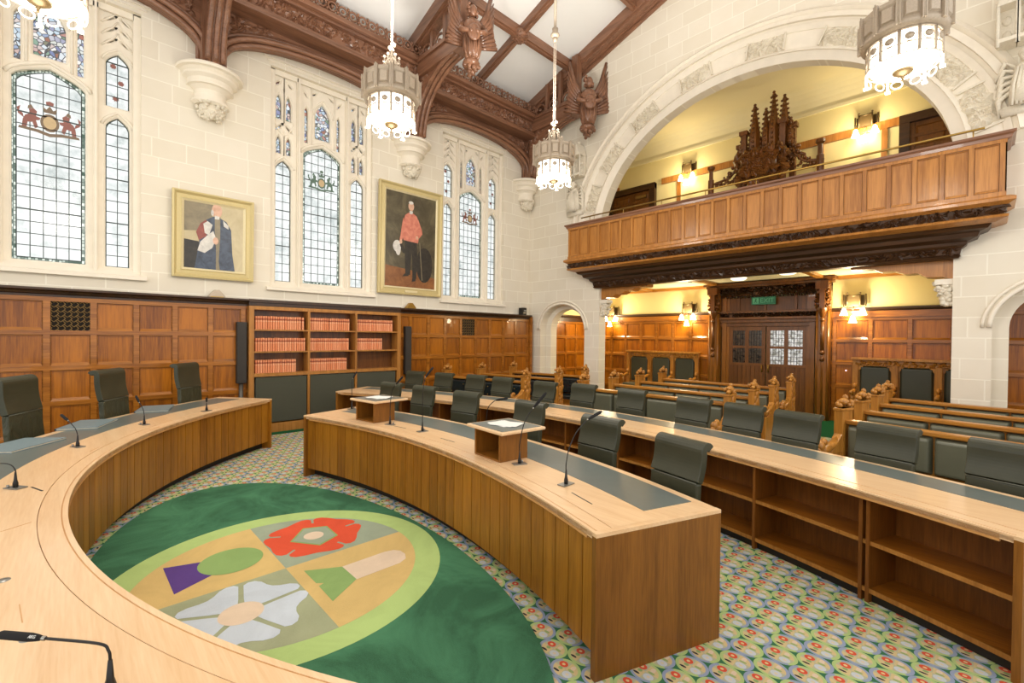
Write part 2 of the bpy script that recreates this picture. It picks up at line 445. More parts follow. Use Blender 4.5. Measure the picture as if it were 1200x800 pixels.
for nm, lit in (('door_glass_lit', 1), ('door_glass_dim', 0)):
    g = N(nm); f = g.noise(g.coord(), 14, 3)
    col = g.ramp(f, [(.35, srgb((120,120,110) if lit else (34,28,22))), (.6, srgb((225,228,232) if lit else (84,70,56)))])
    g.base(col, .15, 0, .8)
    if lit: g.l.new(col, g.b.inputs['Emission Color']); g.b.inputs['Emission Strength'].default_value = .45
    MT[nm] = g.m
emis('exit_white', (96,176,136), .08)
WORLD = 1.45
EXPO = .14
# ------------------------------------------------------------------ room shell
WX = -9.05; NY = 9.4; CX = -3.5
o = M().box(-9.6, -6, -.12, 3.2, 12.4, 0).build('floor', 'carpet'); struct(o)
# north wall: one arcade of a great arch between two small arched doorways
ZS, AA, AB = 4.35, 3.15, 2.56
sl, sr = (-8.62, -7.1), (.06, 1.58)
def small(x0, x1, zs=1.95, h=.66): return ell((x0+x1)/2, zs, (x1-x0)/2, h, n=20)
def nwall(nm, y0, y1, ins, kx):
    out = [(WX-.4, 0), (sl[0]+ins, 0)] + small(sl[0]+ins, sl[1]-ins, h=.66-ins*.6) + [(sl[1]-ins, 0), (CX-kx, 0)] + ell(CX, ZS, kx, AB+(kx-AA)) + [(CX+kx, 0), (sr[0]+ins, 0)] \
        + small(sr[0]+ins, sr[1]-ins, h=.66-ins*.6) + [(sr[1]-ins, 0), (3.0, 0), (3.0, 8.4), (CX, 10.45), (WX-.4, 8.5)]
    return plate(nm, out, [], y1-y0, 'stone_north', frame((0,y1,0),(1,0,0),(0,0,1),(0,-1,0)))
o = nwall('wall_north', NY, NY+.25, 0, AA); struct(o)
p2 = nwall('wall_north_inner', NY+.25, NY+.5, .17, AA+.16); struct(p2)
# label mouldings over the doorways and the archivolt of the great arch
tr = M(); tr.T = north(NY)
for x0, x1 in (sl, sr):
    for d, r in ((.0, .03), (.07, .022)):
        tr.tube([(p[0], p[1], .012) for p in ell((x0+x1)/2, 1.95, (x1-x0)/2+.03+d, .69+d, n=24)], r, 8)
o = tr.build('trim_1', 'stone_plain'); struct(o)
def band(mb, a0, b0, a1, b1, d0, d1, t=.10, m=None):
    """arched moulding between two ellipses, from the springing t radians up on either side"""
    A = ell(CX, ZS, a0, b0, PI-t, t, 56); B = ell(CX, ZS, a1, b1, PI-t, t, 56); vs = []
    for p, q in zip(A, B): vs += [(p[0],p[1],0),(p[0],p[1],d0),(q[0],q[1],d1),(q[0],q[1],0)]
    fs = []
    for i in range(len(A)-1):
        k = 4*i; fs += [(k+1,k,k+4,k+5),(k+2,k+1,k+5,k+6),(k+3,k+2,k+6,k+7)]
    fs += [(0,1,2,3),(4*len(A)-1,4*len(A)-2,4*len(A)-3,4*len(A)-4)]
    mb.add(vs, fs, m)
ar = M(); ar.T = north(NY)
band(ar, 4.02, 3.42, 3.95, 3.35, .02, .10); band(ar, 3.95, 3.35, 3.90, 3.30, .10, .04); band(ar, 3.90, 3.30, 3.80, 3.2, .07, .11); band(ar, 3.8, 3.2, 3.74, 3.14, .05, .03)
band(ar, 3.74, 3.14, 3.66, 3.06, .08, .03); band(ar, 3.66, 3.06, 3.36, 2.77, .012, .012)
band(ar, 3.36, 2.77, 3.3, 2.7, .03, .09); band(ar, 3.3, 2.7, 3.15, 2.56, .06, .0)
for z in (3.48, 3.34):
    pass
o = ar.build('trim_2', 'stone_plain'); struct(o)
fl = M(); k = 0
for deg in (163, 144, 124, 103, 81, 60, 45, 30, 15):
    t = math.radians(deg); cx, cz = CX+3.51*math.cos(t), ZS+2.92*math.sin(t)
    tx, tz = -3.51*math.sin(t), 2.92*math.cos(t); L = math.hypot(tx, tz); tx /= L; tz /= L
    fl.T = frame((cx, NY-.01, cz), (tx,0,tz), (-tz,0,tx), (0,-1,0))
    fl.box(-.34, -.15, 0, -.31, .15, .05); fl.box(.31, -.15, 0, .34, .15, .05)
    fl.leaves(-.26, -.10, .26, .10, 0, .09, 60, seed=k); k += 1
tag(fl.build('carved_foliage', 'stone_carved'), kind='structure')
# stone figures that carry the archivolt
def stone_figure(x, name_label, flip):
    r = empty('stone_angel', (x, NY-.02, 4.86)); tag(r, name_label, 'carving')
    b = M(); b.T = frame((0,0,0),(1,0,0),(0,0,1),(0,-1,0))
    b.prism([(-.22,0),(.22,0),(.26,.1),(.2,.12),(-.2,.12),(-.26,.1)], 0, .12)
    T_ = b.T; b.T = None; b.lathe([(.06,0),(.16,.05),(.17,.2),(.13,.42),(.12,.52),(.05,.6)], (0,-.1,.1), 12); b.T = T_
    for i in range(7): b.tube([(-.13+.04*i,.1,.2),(-.12+.04*i,.35,.24),(-.08+.03*i,.6,.2)], .018, 6)
    b.ball((0,.73,.2), (.075,.09,.08)); b.ball((0,.78,.17), (.09,.08,.09))
    b.build('figure', 'stone_carved', r, smooth=True)
    w = M(); w.T = b.T
    for sg in (-1, 1):
        for j in range(6):
            w.tube([(sg*.08,.62-.05*j,.1),(sg*(.2+.012*j),.72-.1*j,.12),(sg*(.3-.01*j),.5-.1*j,.08)], [.03,.035,.012], 6)
    w.build('wing', 'stone_carved', r, smooth=True)
    c = M(); c.T = b.T
    for i in (-1, 0, 1):
        c.box(i*.19-.09, .95, 0, i*.19+.09, 1.0, .3); c.tube([(i*.19-.09,.9,.28),(i*.19-.09,1.5,.28)], .022, 6); c.tube([(i*.19+.09,.9,.28),(i*.19+.09,1.5,.28)], .022, 6)
        c.box(i*.19-.085,1.0,.0,i*.19+.085,1.45,.1)
        for z in (1.1,1.3): c.ball((i*.19,z,.1), (.05,.07,.03))
        c.add([(i*.19-.1,1.45,.3),(i*.19+.1,1.45,.3),(i*.19,1.75,.3),(i*.19-.1,1.45,0),(i*.19+.1,1.45,0),(i*.19,1.75,0)], [(0,1,2),(0,2,5,3),(1,4,5,2),(0,3,4,1)])
        c.ball((i*.19,1.78,.2), .045)
    c.build('canopy', 'stone_carved', r)
    return r
stone_figure(-7.36, 'pale stone angel under a canopy at the arch foot nearest the window wall', 1)
stone_figure(.33, 'pale carved stone angel under a canopy beside the hanging end of the gallery front', -1)
# west wall with three tall windows
WC = (-.225, 3.585, 7.36)
def rect(y0, z0, y1, z1): return [(y0,z0),(y1,z0),(y1,z1),(y0,z1)]
o = plate('wall_west', rect(-6, 0, 10.0, 8.6), [rect(c-.99, 2.58, c+.99, 6.62) for c in WC], .35, 'stone_west', frame((WX-.35,0,0),(0,1,0),(0,0,1),(1,0,0))); struct(o)
def side_poly(c, zb, zt, w, pt=.0):  # small pointed opening
    return lancet(c, w, zb, zt-w*1.6, zt, 4, .6)
def loz(c, z, w, h, t):              # slanted leaf-shaped opening
    ca, sa = math.cos(t), math.sin(t); out = []
    for i in range(8):
        a = 2*PI*i/8; x = w*math.cos(a); y = h*math.sin(a)*(1 if abs(math.sin(a)) < .9 else 1.25); out.append((c+x*ca-y*sa, z+x*sa+y*ca))
    return out
for wi, c in enumerate(WC):
    win = empty(f'window_{wi+1}', (0,0,0)); struct(win)
    holes = [lancet(c, .39, 2.72, 5.25, 5.47, 8)]
    stn = []   # stained lights
    for sg in (-1, 1):
        s = c+sg*.725
        holes.append(lancet(s, .16, 2.72, 4.86, 5.03))
        stn.append(lancet(c+sg*.315, .055, 5.44, 6.08, 6.18, 3))
        if wi != 1:
            holes.append(lancet(s, .158, 5.13, 5.82, 5.99))
            for k in range(3):
                for e in (-1, 1): stn.append(loz(s+e*.085, 6.12+.17*k, .034, .09, e*.95))
        else:
            for e in (-1, 1):
                stn.append(lancet(s+e*.087, .066, 5.10, 5.34, 5.49, 4)); stn.append(lancet(s+e*.087, .07, 5.74, 6.08, 6.26, 4))
                stn.append(loz(s+e*.085, 5.61, .045, .1, e*.75)); stn.append(loz(s+e*.105, 6.42, .042, .075, e*.75))
            stn.append(loz(s, 5.52, .022, .05, 0)); stn.append(loz(s, 6.32, .022, .05, 0))
    stn.append(lancet(c, .185 if wi != 1 else .17, 5.57, 6.05, 6.33, 6))
    for e in (-1, 1):
        for z in (6.44,): stn.append(loz(c+e*.17, z, .04, .075, e*.9)); stn.append(loz(c+e*.33, z-.06, .036, .08, -e*.6))
    Tw = frame((WX-.27,0,0),(0,1,0),(0,0,1),(1,0,0))
    plate('tracery', rect(c-1.0, 2.6, c+1.0, 6.62), holes+stn, .14, 'stone_plain', Tw, win, .022)
    # raised mouldings: mullions, transoms and head arches standing proud
    mo = M(); mo.T = frame((WX-.13,0,0),(0,1,0),(0,0,1),(1,0,0))
    for sg in (-1, 1):
        mo.box(c+sg*.475-.03, 2.66, 0, c+sg*.475+.03, 6.6, .05)
        mo.box(c+sg*.475-.014, 2.66, .05, c+sg*.475+.014, 6.6, .09)
        mo.box(c+sg*.95-.045, 2.6, 0, c+sg*.95+.045, 6.6, .06)
        q = lancet(c+sg*.725, .185, 0, 4.86, 5.07)[2:]; mo.tube([(a, b, .0) for a, b in q], .022, 6)
        mo.tube([(c+sg*.225, 5.45, 0), (c+sg*.225, 6.6, 0)], .02, 6)
        if wi != 1:
            q = lancet(c+sg*.725, .18, 0, 5.82, 6.02)[2:]; mo.tube([(a, b, 0) for a, b in q], .018, 6)
            for k in range(3):
                for e in (-1, 1): mo.tube([(c+sg*.725, 6.02+.17*k+.24, 0), (c+sg*.725+e*.06, 6.08+.17*k+.08, .0), (c+sg*.725+e*.19, 6.02+.17*k, 0)], .014, 6)
        else:
            for e in (-1, 1):
                mo.tube([(c+sg*.725, 5.05,0), (c+sg*.725, 5.45, 0), (c+sg*.725+e*.08, 5.52, 0), (c+sg*.725+e*.17, 5.68, 0), (c+sg*.725+e*.16, 5.74, 0)], .012, 6); mo.tube([(c+sg*.725, 5.7, 0), (c+sg*.725, 6.6, 0)], .01, 6)
    q = lancet(c, .43, 0, 5.25, 5.52, 8)[2:]; mo.tube([(a, b, 0) for a, b in q], .028, 6)
    q = lancet(c, .2, 0, 6.05, 6.37)[2:]; mo.tube([(a, b, 0) for a, b in q], .016, 6)
    mo.build('moulding', 'stone_plain', win)
    # frame steps in the reveal and the sloping sill
    fr = M(); fr.T = west(WX)
    for i, (d, h) in enumerate(((.0, .004), (.06, .012))):
        a, b = c-1.05-d, c+1.05+d
        fr.box(a-.0, 6.68+d, 0, b+.0, 6.71+d, h+.012)
    for d in (.08, .14):
        fr.box(c-.99, 2.6, -d-.03, c-.99+.14-d*.6, 6.62, -d); fr.box(c+.85+d*.6, 2.6, -d-.03, c+.99, 6.62, -d); fr.box(c-.99, 6.48+d*.6, -d-.03, c+.99, 6.62, -d)
    fr.build('window_frame', 'stone_plain', win)
    si = M(); si.T = frame((0,c,0),(1,0,0),(0,0,1),(0,-1,0))
    si.prism([(WX-.13,2.72),(WX+.0,2.62),(WX+.07,2.60),(WX+.07,2.55),(WX-.13,2.55)], -1.06, 1.06)
    si.build('window_sill', 'stone_plain', win)
    # glass: clear quarries, patterned borders, leading
    gl = M(); gl.T = frame((WX-.2,0,0),(0,1,0),(0,0,1),(1,0,0))
    panes = [(lancet(c, .39, 2.72, 5.25, 5.47, 8), .065)]
    for sg in (-1, 1):
        panes.append((lancet(c+sg*.725, .16, 2.72, 4.86, 5.03), .03))
        if wi != 1: panes.append((lancet(c+sg*.725, .158, 5.13, 5.82, 5.99), .03))
    bo = M(); bo.T = gl.T; le = M(); le.T = gl.T
    for pl, bw in panes:
        cc = sum(p[0] for p in pl[:2])/2; z0 = pl[0][1]; w = pl[1][0]-cc
        zt = max(p[1] for p in pl)
        inn = [(cc+(p[0]-cc)*(w-bw)/w, z0+bw+(p[1]-z0)*(zt-z0-2*bw)/(zt-z0)) for p in pl]
        n = len(pl); bo.add([(p[0],p[1],0) for p in pl]+[(p[0],p[1],0) for p in inn], [(i,(i+1)%n,n+(i+1)%n,n+i) for i in range(n)])
        gl.add([(p[0],p[1],0) for p in inn], [tuple(range(n))])
        for q in (pl, inn):
            for i in range(n):
                a, b = q[i], q[(i+1)%n]; le.tube([(a[0],a[1],.004),(b[0],b[1],.004)], .006, 4, caps=False)
        nc = 5 if w > .3 else 2; step = .166
        def top(x):
            for i in range(2, n-1):
                a, b = inn[i], inn[i+1]
                if min(a[0],b[0])-1e-6 <= x <= max(a[0],b[0])+1e-6 and a[0] != b[0]: return a[1]+(b[1]-a[1])*(x-a[0])/(b[0]-a[0])
            return zt-bw
        wi2 = w-bw
        for k in range(1, nc):
            x = cc-wi2+2*wi2*k/nc; le.box(x-.005, z0+bw, 0, x+.005, top(x), .007)
        z = z0+bw+step; r = 0
        while z < zt-bw-.02:
            hw = wi2
            for i in range(2, n-1):
                a, b = inn[i], inn[i+1]
                if a[1] <= z <= b[1]: hw = abs(a[0]+(b[0]-a[0])*(z-a[1])/(b[1]-a[1])-cc)
            t = .012 if r % 4 == 3 else .007; le.box(cc-hw, z-t/1.4, 0, cc+hw, z+t/1.4, .01); z += step; r += 1
    gl.build('glass', 'glass_clear', win); bo.build('glass_border', 'glass_border', win); le.build('leading', 'lead', win)
    sg_ = M(); sg_.T = gl.T
    for pl in stn:
        x0 = min(p[0] for p in pl); x1 = max(p[0] for p in pl); a = min(p[1] for p in pl); b = max(p[1] for p in pl)
        sg_.add([(p[0], p[1], 0) for p in pl], [tuple(range(len(pl)))])
    sg_.build('stained_glass', 'glass_stained', win)
    # heraldic panel with two supporters, shield and crown, painted on the middle light
    cr = M(); cr.T = frame((WX-.192,c,4.72 if wi == 0 else 4.78),(0,1,0),(0,0,1),(1,0,0)); sc = 1.14 if wi == 0 else .95
    k1, k2 = (0, 1) if wi != 1 else (2, 2)
    def pl(pts, m): cr.add([(x*sc, y*sc, .001*m+.001) for x, y in pts], [tuple(range(len(pts)))], m)
    circ = [(.085*math.cos(2*PI*i/16), .11*math.sin(2*PI*i/16)-.02) for i in range(16)]; pl(circ, k2)
    pl([(x*.7, y*.7-.005) for x, y in circ], 3)
    pl([(-.015,-.09),(.015,-.09),(.015,.07),(-.015,.07)], k1); pl([(-.055,-.03),(.055,-.03),(.055,.0),(-.055,.0)], k1)
    pl([(-.05,.10),(.05,.10),(.065,.17),(.03,.14),(0,.19),(-.03,.14),(-.065,.17)], k2)
    pl([(-.03,.19),(.03,.19),(.035,.235),(0,.25),(-.035,.235)], k1)
    for e in (-1, 1):
        pl([(e*.10,-.10),(e*.13,-.12),(e*.15,-.05),(e*.19,-.06),(e*.20,-.13),(e*.24,-.13),(e*.23,-.03),(e*.21,.02),(e*.17,.05),(e*.18,.10),(e*.14,.12),(e*.11,.09),(e*.12,.03),(e*.08,.02),(e*.09,-.01),(e*.12,-.02)], k1)
        pl([(e*.22,-.02),(e*.27,.02),(e*.28,.09),(e*.25,.12),(e*.26,.06),(e*.23,.03)], k1)
        pl([(e*.14,.12),(e*.19,.10),(e*.185,.14),(e*.16,.16)], k2)
    pl([(-.27,-.15),(-.12,-.16),(0,-.19),(.12,-.16),(.27,-.15),(.26,-.12),(.1,-.125),(0,-.15),(-.1,-.125),(-.26,-.12)], k2)
    cr.build('heraldic_panel', ['crest_red', 'crest_brown', 'crest_green', 'crest_gold'], win)
    if wi != 1:
        ro = M(); ro.T = gl.T
        for sg in (-1, 1):
            for j, (dx, z) in enumerate(((-.05,5.78),(.04,5.55),(-.02,5.30))):
                pts = []
                for i in range(16): rr = .045 if i % 2 else .03; pts.append((c+sg*.725+dx+rr*math.cos(PI*i/8), z+rr*math.sin(PI*i/8), .004))
                ro.add(pts, [tuple(range(16))])
        ro.build('rosette', 'crest_red', win)
# --------------------------------------------- oak wainscot on the west wall
PX = WX+.13   # face of the panelling boards
rows = [.02, .30, .76, 1.25, 1.74, 2.20]
def panelling(name, T, cols, rows, x0, x1, zt, cap=True, skip=(), mats=('oak_panel','oak_rail'), parent=None, capw=.16):
    b = M(); b.T = T
    b.box(x0, 0, -.04, x1, zt-.02, 0, 1)
    for i in range(len(cols)-1):
        for j in range(len(rows)-1):
            if (i, j) in skip: continue
            a, c = cols[i]+.035, cols[i+1]-.035; d, e = rows[j]+.03, rows[j+1]-.03
            b.frus(a, d, c, e, .0, .012, .012, 0)
            for q in ((a,d,a+.016,e),(c-.016,d,c,e)): b.frus(q[0], q[1], q[2], q[3], 0, .03, .006, 1)
            b.frus(a, e-.02, c, e, 0, .03, .007, 1)
            b.add([(a,d,.0),(c,d,.0),(c,d,.034),(a,d,.034),(a+.02,d+.04,.012),(c-.02,d+.04,.012)], [(0,1,2,3),(3,2,5,4)], 1)
    for x in cols: b.box(x-.035, 0, 0, x+.035, rows[-1], .034, 1)
    for z in rows: b.box(x0, z-.03, 0, x1, z+.03, .036, 1)
    o = b.build(name, list(mats), parent)
    if cap:
        c = M(); c.T = T
        pr = [(0,rows[-1]+.03),(.045,rows[-1]+.03),(.045,zt-.07),(.075,zt-.06),(.09,zt-.03),(capw,zt-.015),(capw,zt+.01),(capw-.05,zt+.02),(-.10,zt+.02)]
        vs = [(x, z, d) for x in (x0, x1) for d, z in pr]; n = len(pr)
        c.add(vs, [(i,(i+1)%n,n+(i+1)%n,n+i) for i in range(n)]+[tuple(range(n-1,-1,-1)), tuple(range(n,2*n))])
        c.build('panelling_cap', 'oak_dark', o)
    return o
BY0, BY1 = 2.19, 5.12
colsA = [-3.1+.475*i for i in range(12)]
o = panelling('wall_west_panelling', west(PX), colsA, rows, -3.14, BY0, 2.33, skip=((6,4),)); struct(o)
colsB = [5.16]+[5.43+.468*i for i in range(9)]
o = panelling('wall_west_panelling_far', west(PX), colsB, rows, BY1, 9.22, 2.33, skip=((4,4),)); struct(o)
o = M().box(WX, 9.22, 0, PX+.1, 9.3, 2.31).build('trim_3', 'oak_rail'); struct(o)
c = M(); c.T = west(PX); c.box(BY0, 2.24, -.1, BY1, 2.3, .13); c.box(BY0, 2.3, -.1, BY1, 2.35, .16)
struct(c.build('trim_4', 'oak_dark'))
def vent(c, lbl):
    r = empty('vent_grille', (PX, c, 1.97)); tag(r, lbl, 'vent')
    T = frame((0,0,0),(0,1,0),(0,0,1),(1,0,0)); a = M(); a.T = T; a.box(-.2,-.2,.002,.2,.2,.008); a.build('backing', 'void_dark', r)
    g = M(); g.T = T; st = .4/6
    for i in range(7):
        x = -.2+st*i
        pts = [(x+(.014 if j % 2 else -.014), -.2+.4*j/12, .02) for j in range(13)]; g.tube(pts, .005, 5)
    for j in range(7):
        z = -.2+.4*j/6
        g.tube([(-.2+.4*i/24, z+.016*math.cos(PI*i/2), .02) for i in range(25)], .005, 5)
    g.build('lattice', 'grille_metal', r)
    f = M(); f.T = T
    for q in ((-.215,-.215,.215,-.2),(-.215,.2,.215,.215),(-.215,-.2,-.2,.2),(.2,-.2,.215,.2)): f.box(q[0],q[1],0,q[2],q[3],.03)
    f.build('frame', 'oak_rail', r)
vent((colsA[6]+colsA[7])/2, 'brass lattice vent grille high in the panelling under the heraldic window behind the judges')
vent((colsB[4]+colsB[5])/2, 'small brass lattice vent grille in the panelling beyond the bookcase')
# --------------------------------------------- roof
def cz(x): return 8.22+.34*(x+8.6) if x < CX else 8.22+.34*(2*CX-x+8.6)
c = M()
zc = cz(CX)+.12
c.add([(WX-.3,-6,cz(WX-.3)+.12),(WX-.3,9.6,cz(WX-.3)+.12),(CX,9.6,zc),(CX,-6,zc),(2.3,9.6,cz(2.3)+.12),(2.3,-6,cz(2.3)+.12)], [(0,1,2,3),(3,2,4,5)])
struct(c.build('ceiling', 'plaster_white'))
TY = (-2.15, 1.66, 5.47, 9.2)
def rafter(mb, y, w, d):   # moulded beam following the slope on both sides of the ridge
    for sgn in (1, -1):
        xs = [WX, CX]
        for (ww, dd) in ((w, d), (w*.55, d+.06)):
            vs = []
            for x in xs:
                X = x if sgn == 1 else 2*CX-x
                for yy, zz in ((-ww/2, .12), (ww/2, .12), (ww/2, .12-dd), (-ww/2, .12-dd)): vs.append((X, y+yy, cz(x)+zz))
            mb.add(vs, [(0,1,5,4),(1,2,6,5),(2,3,7,6),(3,0,4,7)])
r = M()
for y in (-2.15, 1.66, 5.47): rafter(r, y, .3, .3)
rafter(r, 9.22, .24, .26)
struct(r.build('beam_1', 'roof_timber'))
r = M()
for y in (-.25, 3.57, 7.33): rafter(r, y, .15, .16)
struct(r.build('beam_2', 'roof_timber'))
r = M()
for x in (-7.45, -5.62):
    for X in (x, 2*CX-x):
        r.box(X-.075, -6, cz(x)-.06, X+.075, NY, cz(x)+.14); r.box(X-.04, -6, cz(x)-.11, X+.04, NY, cz(x)-.06)
struct(r.build('beam_3', 'roof_timber_y'))
def boss(x, y, lbl):
    b = M(); z = cz(x)-.02
    b.ball((0,0,0), (.2,.2,.13), n=14, k=8)
    q = random.Random(3)
    for i in range(60):
        t = q.uniform(0, 2*PI); p = q.uniform(.1, 1.4); a = .2*math.sin(p); b.ball((a*math.cos(t), a*math.sin(t), -.13*math.cos(p)), (.03,.03,.03), n=5, k=4)
    o = b.build('ceiling_boss', 'roof_timber', loc=(x, y, z)); tag(o, lbl, 'carving')
boss(-7.45, 7.33, 'round carved wooden boss where two roof timbers cross near the far chandelier')
boss(-7.45, 3.57, 'round carved wooden boss over the second window')
boss(-5.62, 7.33, 'round carved wooden boss high in the roof near the stone arch wall')
# wall plate, frieze and cresting along the west wall
t = M(); t.T = west(WX)
Y0, Y1 = -6, NY
t.box(Y0, 7.12, 0, Y1, 7.2, .56); t.box(Y0, 7.2, 0, Y1, 7.26, .50); t.box(Y0, 7.26, 0, Y1, 7.56, .42); t.box(Y0, 7.56, 0, Y1, 7.62, .5); t.box(Y0, 7.62, 0, Y1, 7.72, .58); t.box(Y0, 7.72, 0, Y1, 7.78, .5)
struct(t.build('trim_5', 'roof_timber_y', bevel=.012))
f = M(); f.T = frame((WX+.42,0,0),(0,1,0),(0,0,1),(1,0,0))
f.leaves(.5, 7.30, 9.2, 7.53, 0, .06, 620, seed=5)
struct(f.build('carved_frieze', 'roof_timber_y'))
f = M(); f.T = west(WX+.5); y = .3; k = 0
while y < 9.3:
    pts = [(y+.085*math.cos(2*PI*i/10), 7.87+.085*math.sin(2*PI*i/10), 0) for i in range(11)]
    f.tube(pts, .02, 5); f.ball((y, 7.87, 0), (.035,.035,.03), n=6, k=4); f.ball((y+.1, 7.95, 0), (.03,.04,.03), n=6, k=4); f.ball((y+.1, 7.8, 0), (.03,.03,.03), n=5, k=4); y += .2
struct(f.build('cresting', 'roof_timber_y'))
# arched braces between the wall posts
def brace_arc(y0, y1, n=28):  # depressed pointed curve from corbel to corbel
    c = (y0+y1)/2; w = (y1-y0)/2; out = []
    for i in range(n+1):
        a = PI*i/n; x = math.cos(PI-a); s = abs(math.sin(a))
        out.append((c+w*x, 6.06+.82*s**.62))
    return out
for i, (a, b) in enumerate(zip(TY, TY[1:])):
    arc = brace_arc(a+.12, b-.12)
    struct(plate(f'arched_brace', [(a+.0, 7.14), (a+.0, 6.06)]+arc+[(b, 6.06), (b, 7.14)], [], .16, 'roof_timber_y', west(WX+.02)))
    m = M(); m.T = west(WX+.02)
    for d, dd, rr in ((.0, .20, .05), (.07, .26, .045), (.15, .2, .035), (.02, .1, .04)):
        q = brace_arc(a+.12-d*.6, b-.12+d*.6); m.tube([(p[0], p[1]+d, dd) for p in q], rr, 8)
    struct(m.build('arch_moulding', 'roof_timber_y'))
    m = M(); m.T = west(WX+.18); q = random.Random(i)
    for sd in (0, 1):
        for k in range(90):
            u = q.uniform(.0, 1.05)**1.5; yy = .3+1.25*u; ztop = 7.08; 
            w = (b-a)/2-.12; xx = 1-(yy-.12)/w; s = math.sqrt(max(0, 1-xx*xx)); zb = 6.06+.82*s**.62+.26
            if zb > ztop-.04: continue
            zz = q.uniform(zb, ztop); Y = a+yy if sd == 0 else b-yy
            m.leaves(Y-.001, zz-.001, Y+.001, zz+.001, 0, .055, 1, seed=k*7+i)
    struct(m.build('carved_spandrel', 'roof_timber_y'))
    m = M(); m.T = west(WX+.2)
    for j in range(0, 29, 3):
        p = brace_arc(a+.12, b-.12)[min(j, 28)]; m.ball((p[0], p[1]+.09, .06), .022, n=6, k=4)
    struct(m.build('brace_peg', 'oak_dark'))
for i, y in enumerate(TY):
    p = M(); p.T = frame((WX, y, 0),(0,1,0),(1,0,0),(0,0,-1)) if False else None
    for (w, d) in ((.17, .34), (.10, .40), (.05, .44)): p.box(WX, y-w, 6.05, WX+d, y+w, 7.16)
    for e in (-1, 1):
        for (dy, dx) in ((.19,.1),(.15,.28),(.075,.4)): p.tube([(WX+dx, y+e*dy, 6.05), (WX+dx, y+e*dy, 7.16)], .03, 8)
    struct(p.build('wall_post', 'roof_timber_z'))
    h = M(); hx = -7.0 if i < 3 else -7.0; yy = y if i < 3 else y-.12
    h.box(WX, yy-.11, 7.34, hx, yy+.11, 7.62); h.box(WX, yy-.15, 7.6, hx+.03, yy+.15, 7.68); h.box(WX, yy-.15, 7.28, hx, yy+.15, 7.35)
    struct(h.build('hammerbeam', 'roof_timber'))
    # curved bracket under the beam
    cv = [(WX+.3, 7.3), (WX+.3, 6.1)]+[(WX+.42+1.35*(1-math.cos(t)), 6.1+1.2*math.sin(t)) for t in [PI/2*k/12 for k in range(13)]]
    Tb = frame((0, yy+.07, 0),(1,0,0),(0,0,1),(0,-1,0))
    struct(plate('curved_bracket', cv, [], .14, 'roof_timber', Tb))
    m = M(); m.T = Tb
    for dd in (-.03, .07, .17): m.tube([(q[0], q[1], dd) for q in cv[2:]], .045, 8)
    for sd, zz in ((-1, 0),(1, .14)):
        q = random.Random(9)
        for k in range(50):
            t = q.uniform(.1, 1.3); x = WX+.42+1.35*(1-math.cos(t)); zlo = 6.1+1.2*math.sin(t)+.1
            z = q.uniform(zlo, 7.27) if zlo < 7.25 else None
            if z: m.T = Tb @ Matrix.Translation((0,0,zz)) @ (Matrix.Identity(4) if sd == 1 else Matrix.Rotation(PI, 4, 'Y') @ Matrix.Scale(-1, 4, (1,0,0))); m.leaves(x-.3, z, x-.3, z, 0, .05, 1, seed=k)
    struct(m.build('bracket_carving', 'roof_timber'))
    # post and pierced panel between beam and rafter
    m = M(); m.box(hx-.28, yy-.09, 7.66, hx-.1, yy+.09, cz(hx-.2)+.05); m.box(hx-.75, yy-.05, 7.66, hx-.66, yy+.05, cz(hx-.7)+.05); m.box(hx-1.2, yy-.05, 7.66, hx-1.12, yy+.05, cz(hx-1.15)+.05)
    for x in (hx-.47, hx-.92, hx-1.4):
        m.tube([(x+.16*math.cos(2*PI*k/12), yy, 7.84+.14*math.sin(2*PI*k/12)) for k in range(13)], .025, 6); m.ball((x, yy, 7.84), .05)
    struct(m.build('pierced_spandrel', 'roof_timber_z'))
    if i in (0,): continue
    # corbel
    cb = M(); cb.lathe([(.0,5.5),(.22,5.5),(.27,5.53),(.27,5.56),(.23,5.58),(.22,5.66),(.23,5.72),(.29,5.77),(.33,5.78),(.33,5.81),(.31,5.82),(.33,5.87),(.39,5.91),(.40,5.94),(.38,5.95),(.42,5.99),(.47,6.0),(.48,6.03),(.46,6.06),(0,6.06)], (0,0,-5.3), 28, a0=-PI/2, a1=PI/2, smooth=False)
    rt = empty('stone_corbel', (WX, y if i < 3 else y-.03, 5.3)); cb.build('moulded_cap', 'stone_plain', rt)
    tag(rt, ['', 'round moulded stone corbel between the first two windows, above the robed portrait', 'round moulded stone corbel behind the hanging lamp, above the portrait in a red tunic', 'round moulded stone corbel in the corner where the two stone walls meet'][i], 'corbel')
    k = M(); q = random.Random(4)
    k.ball((0.1,0,.13), (.12,.19,.15), n=10, k=6)
    for _ in range(55):
        t = q.uniform(-1.5, 1.5); z = q.uniform(0,.26); rr = .09+.13*math.sqrt(z/.26); k.ball((rr*math.cos(t)+.03, rr*math.sin(t), z-.03), (.035,.035,.03), n=6, k=4)
    k.build('carved_foliage', 'stone_carved', rt)
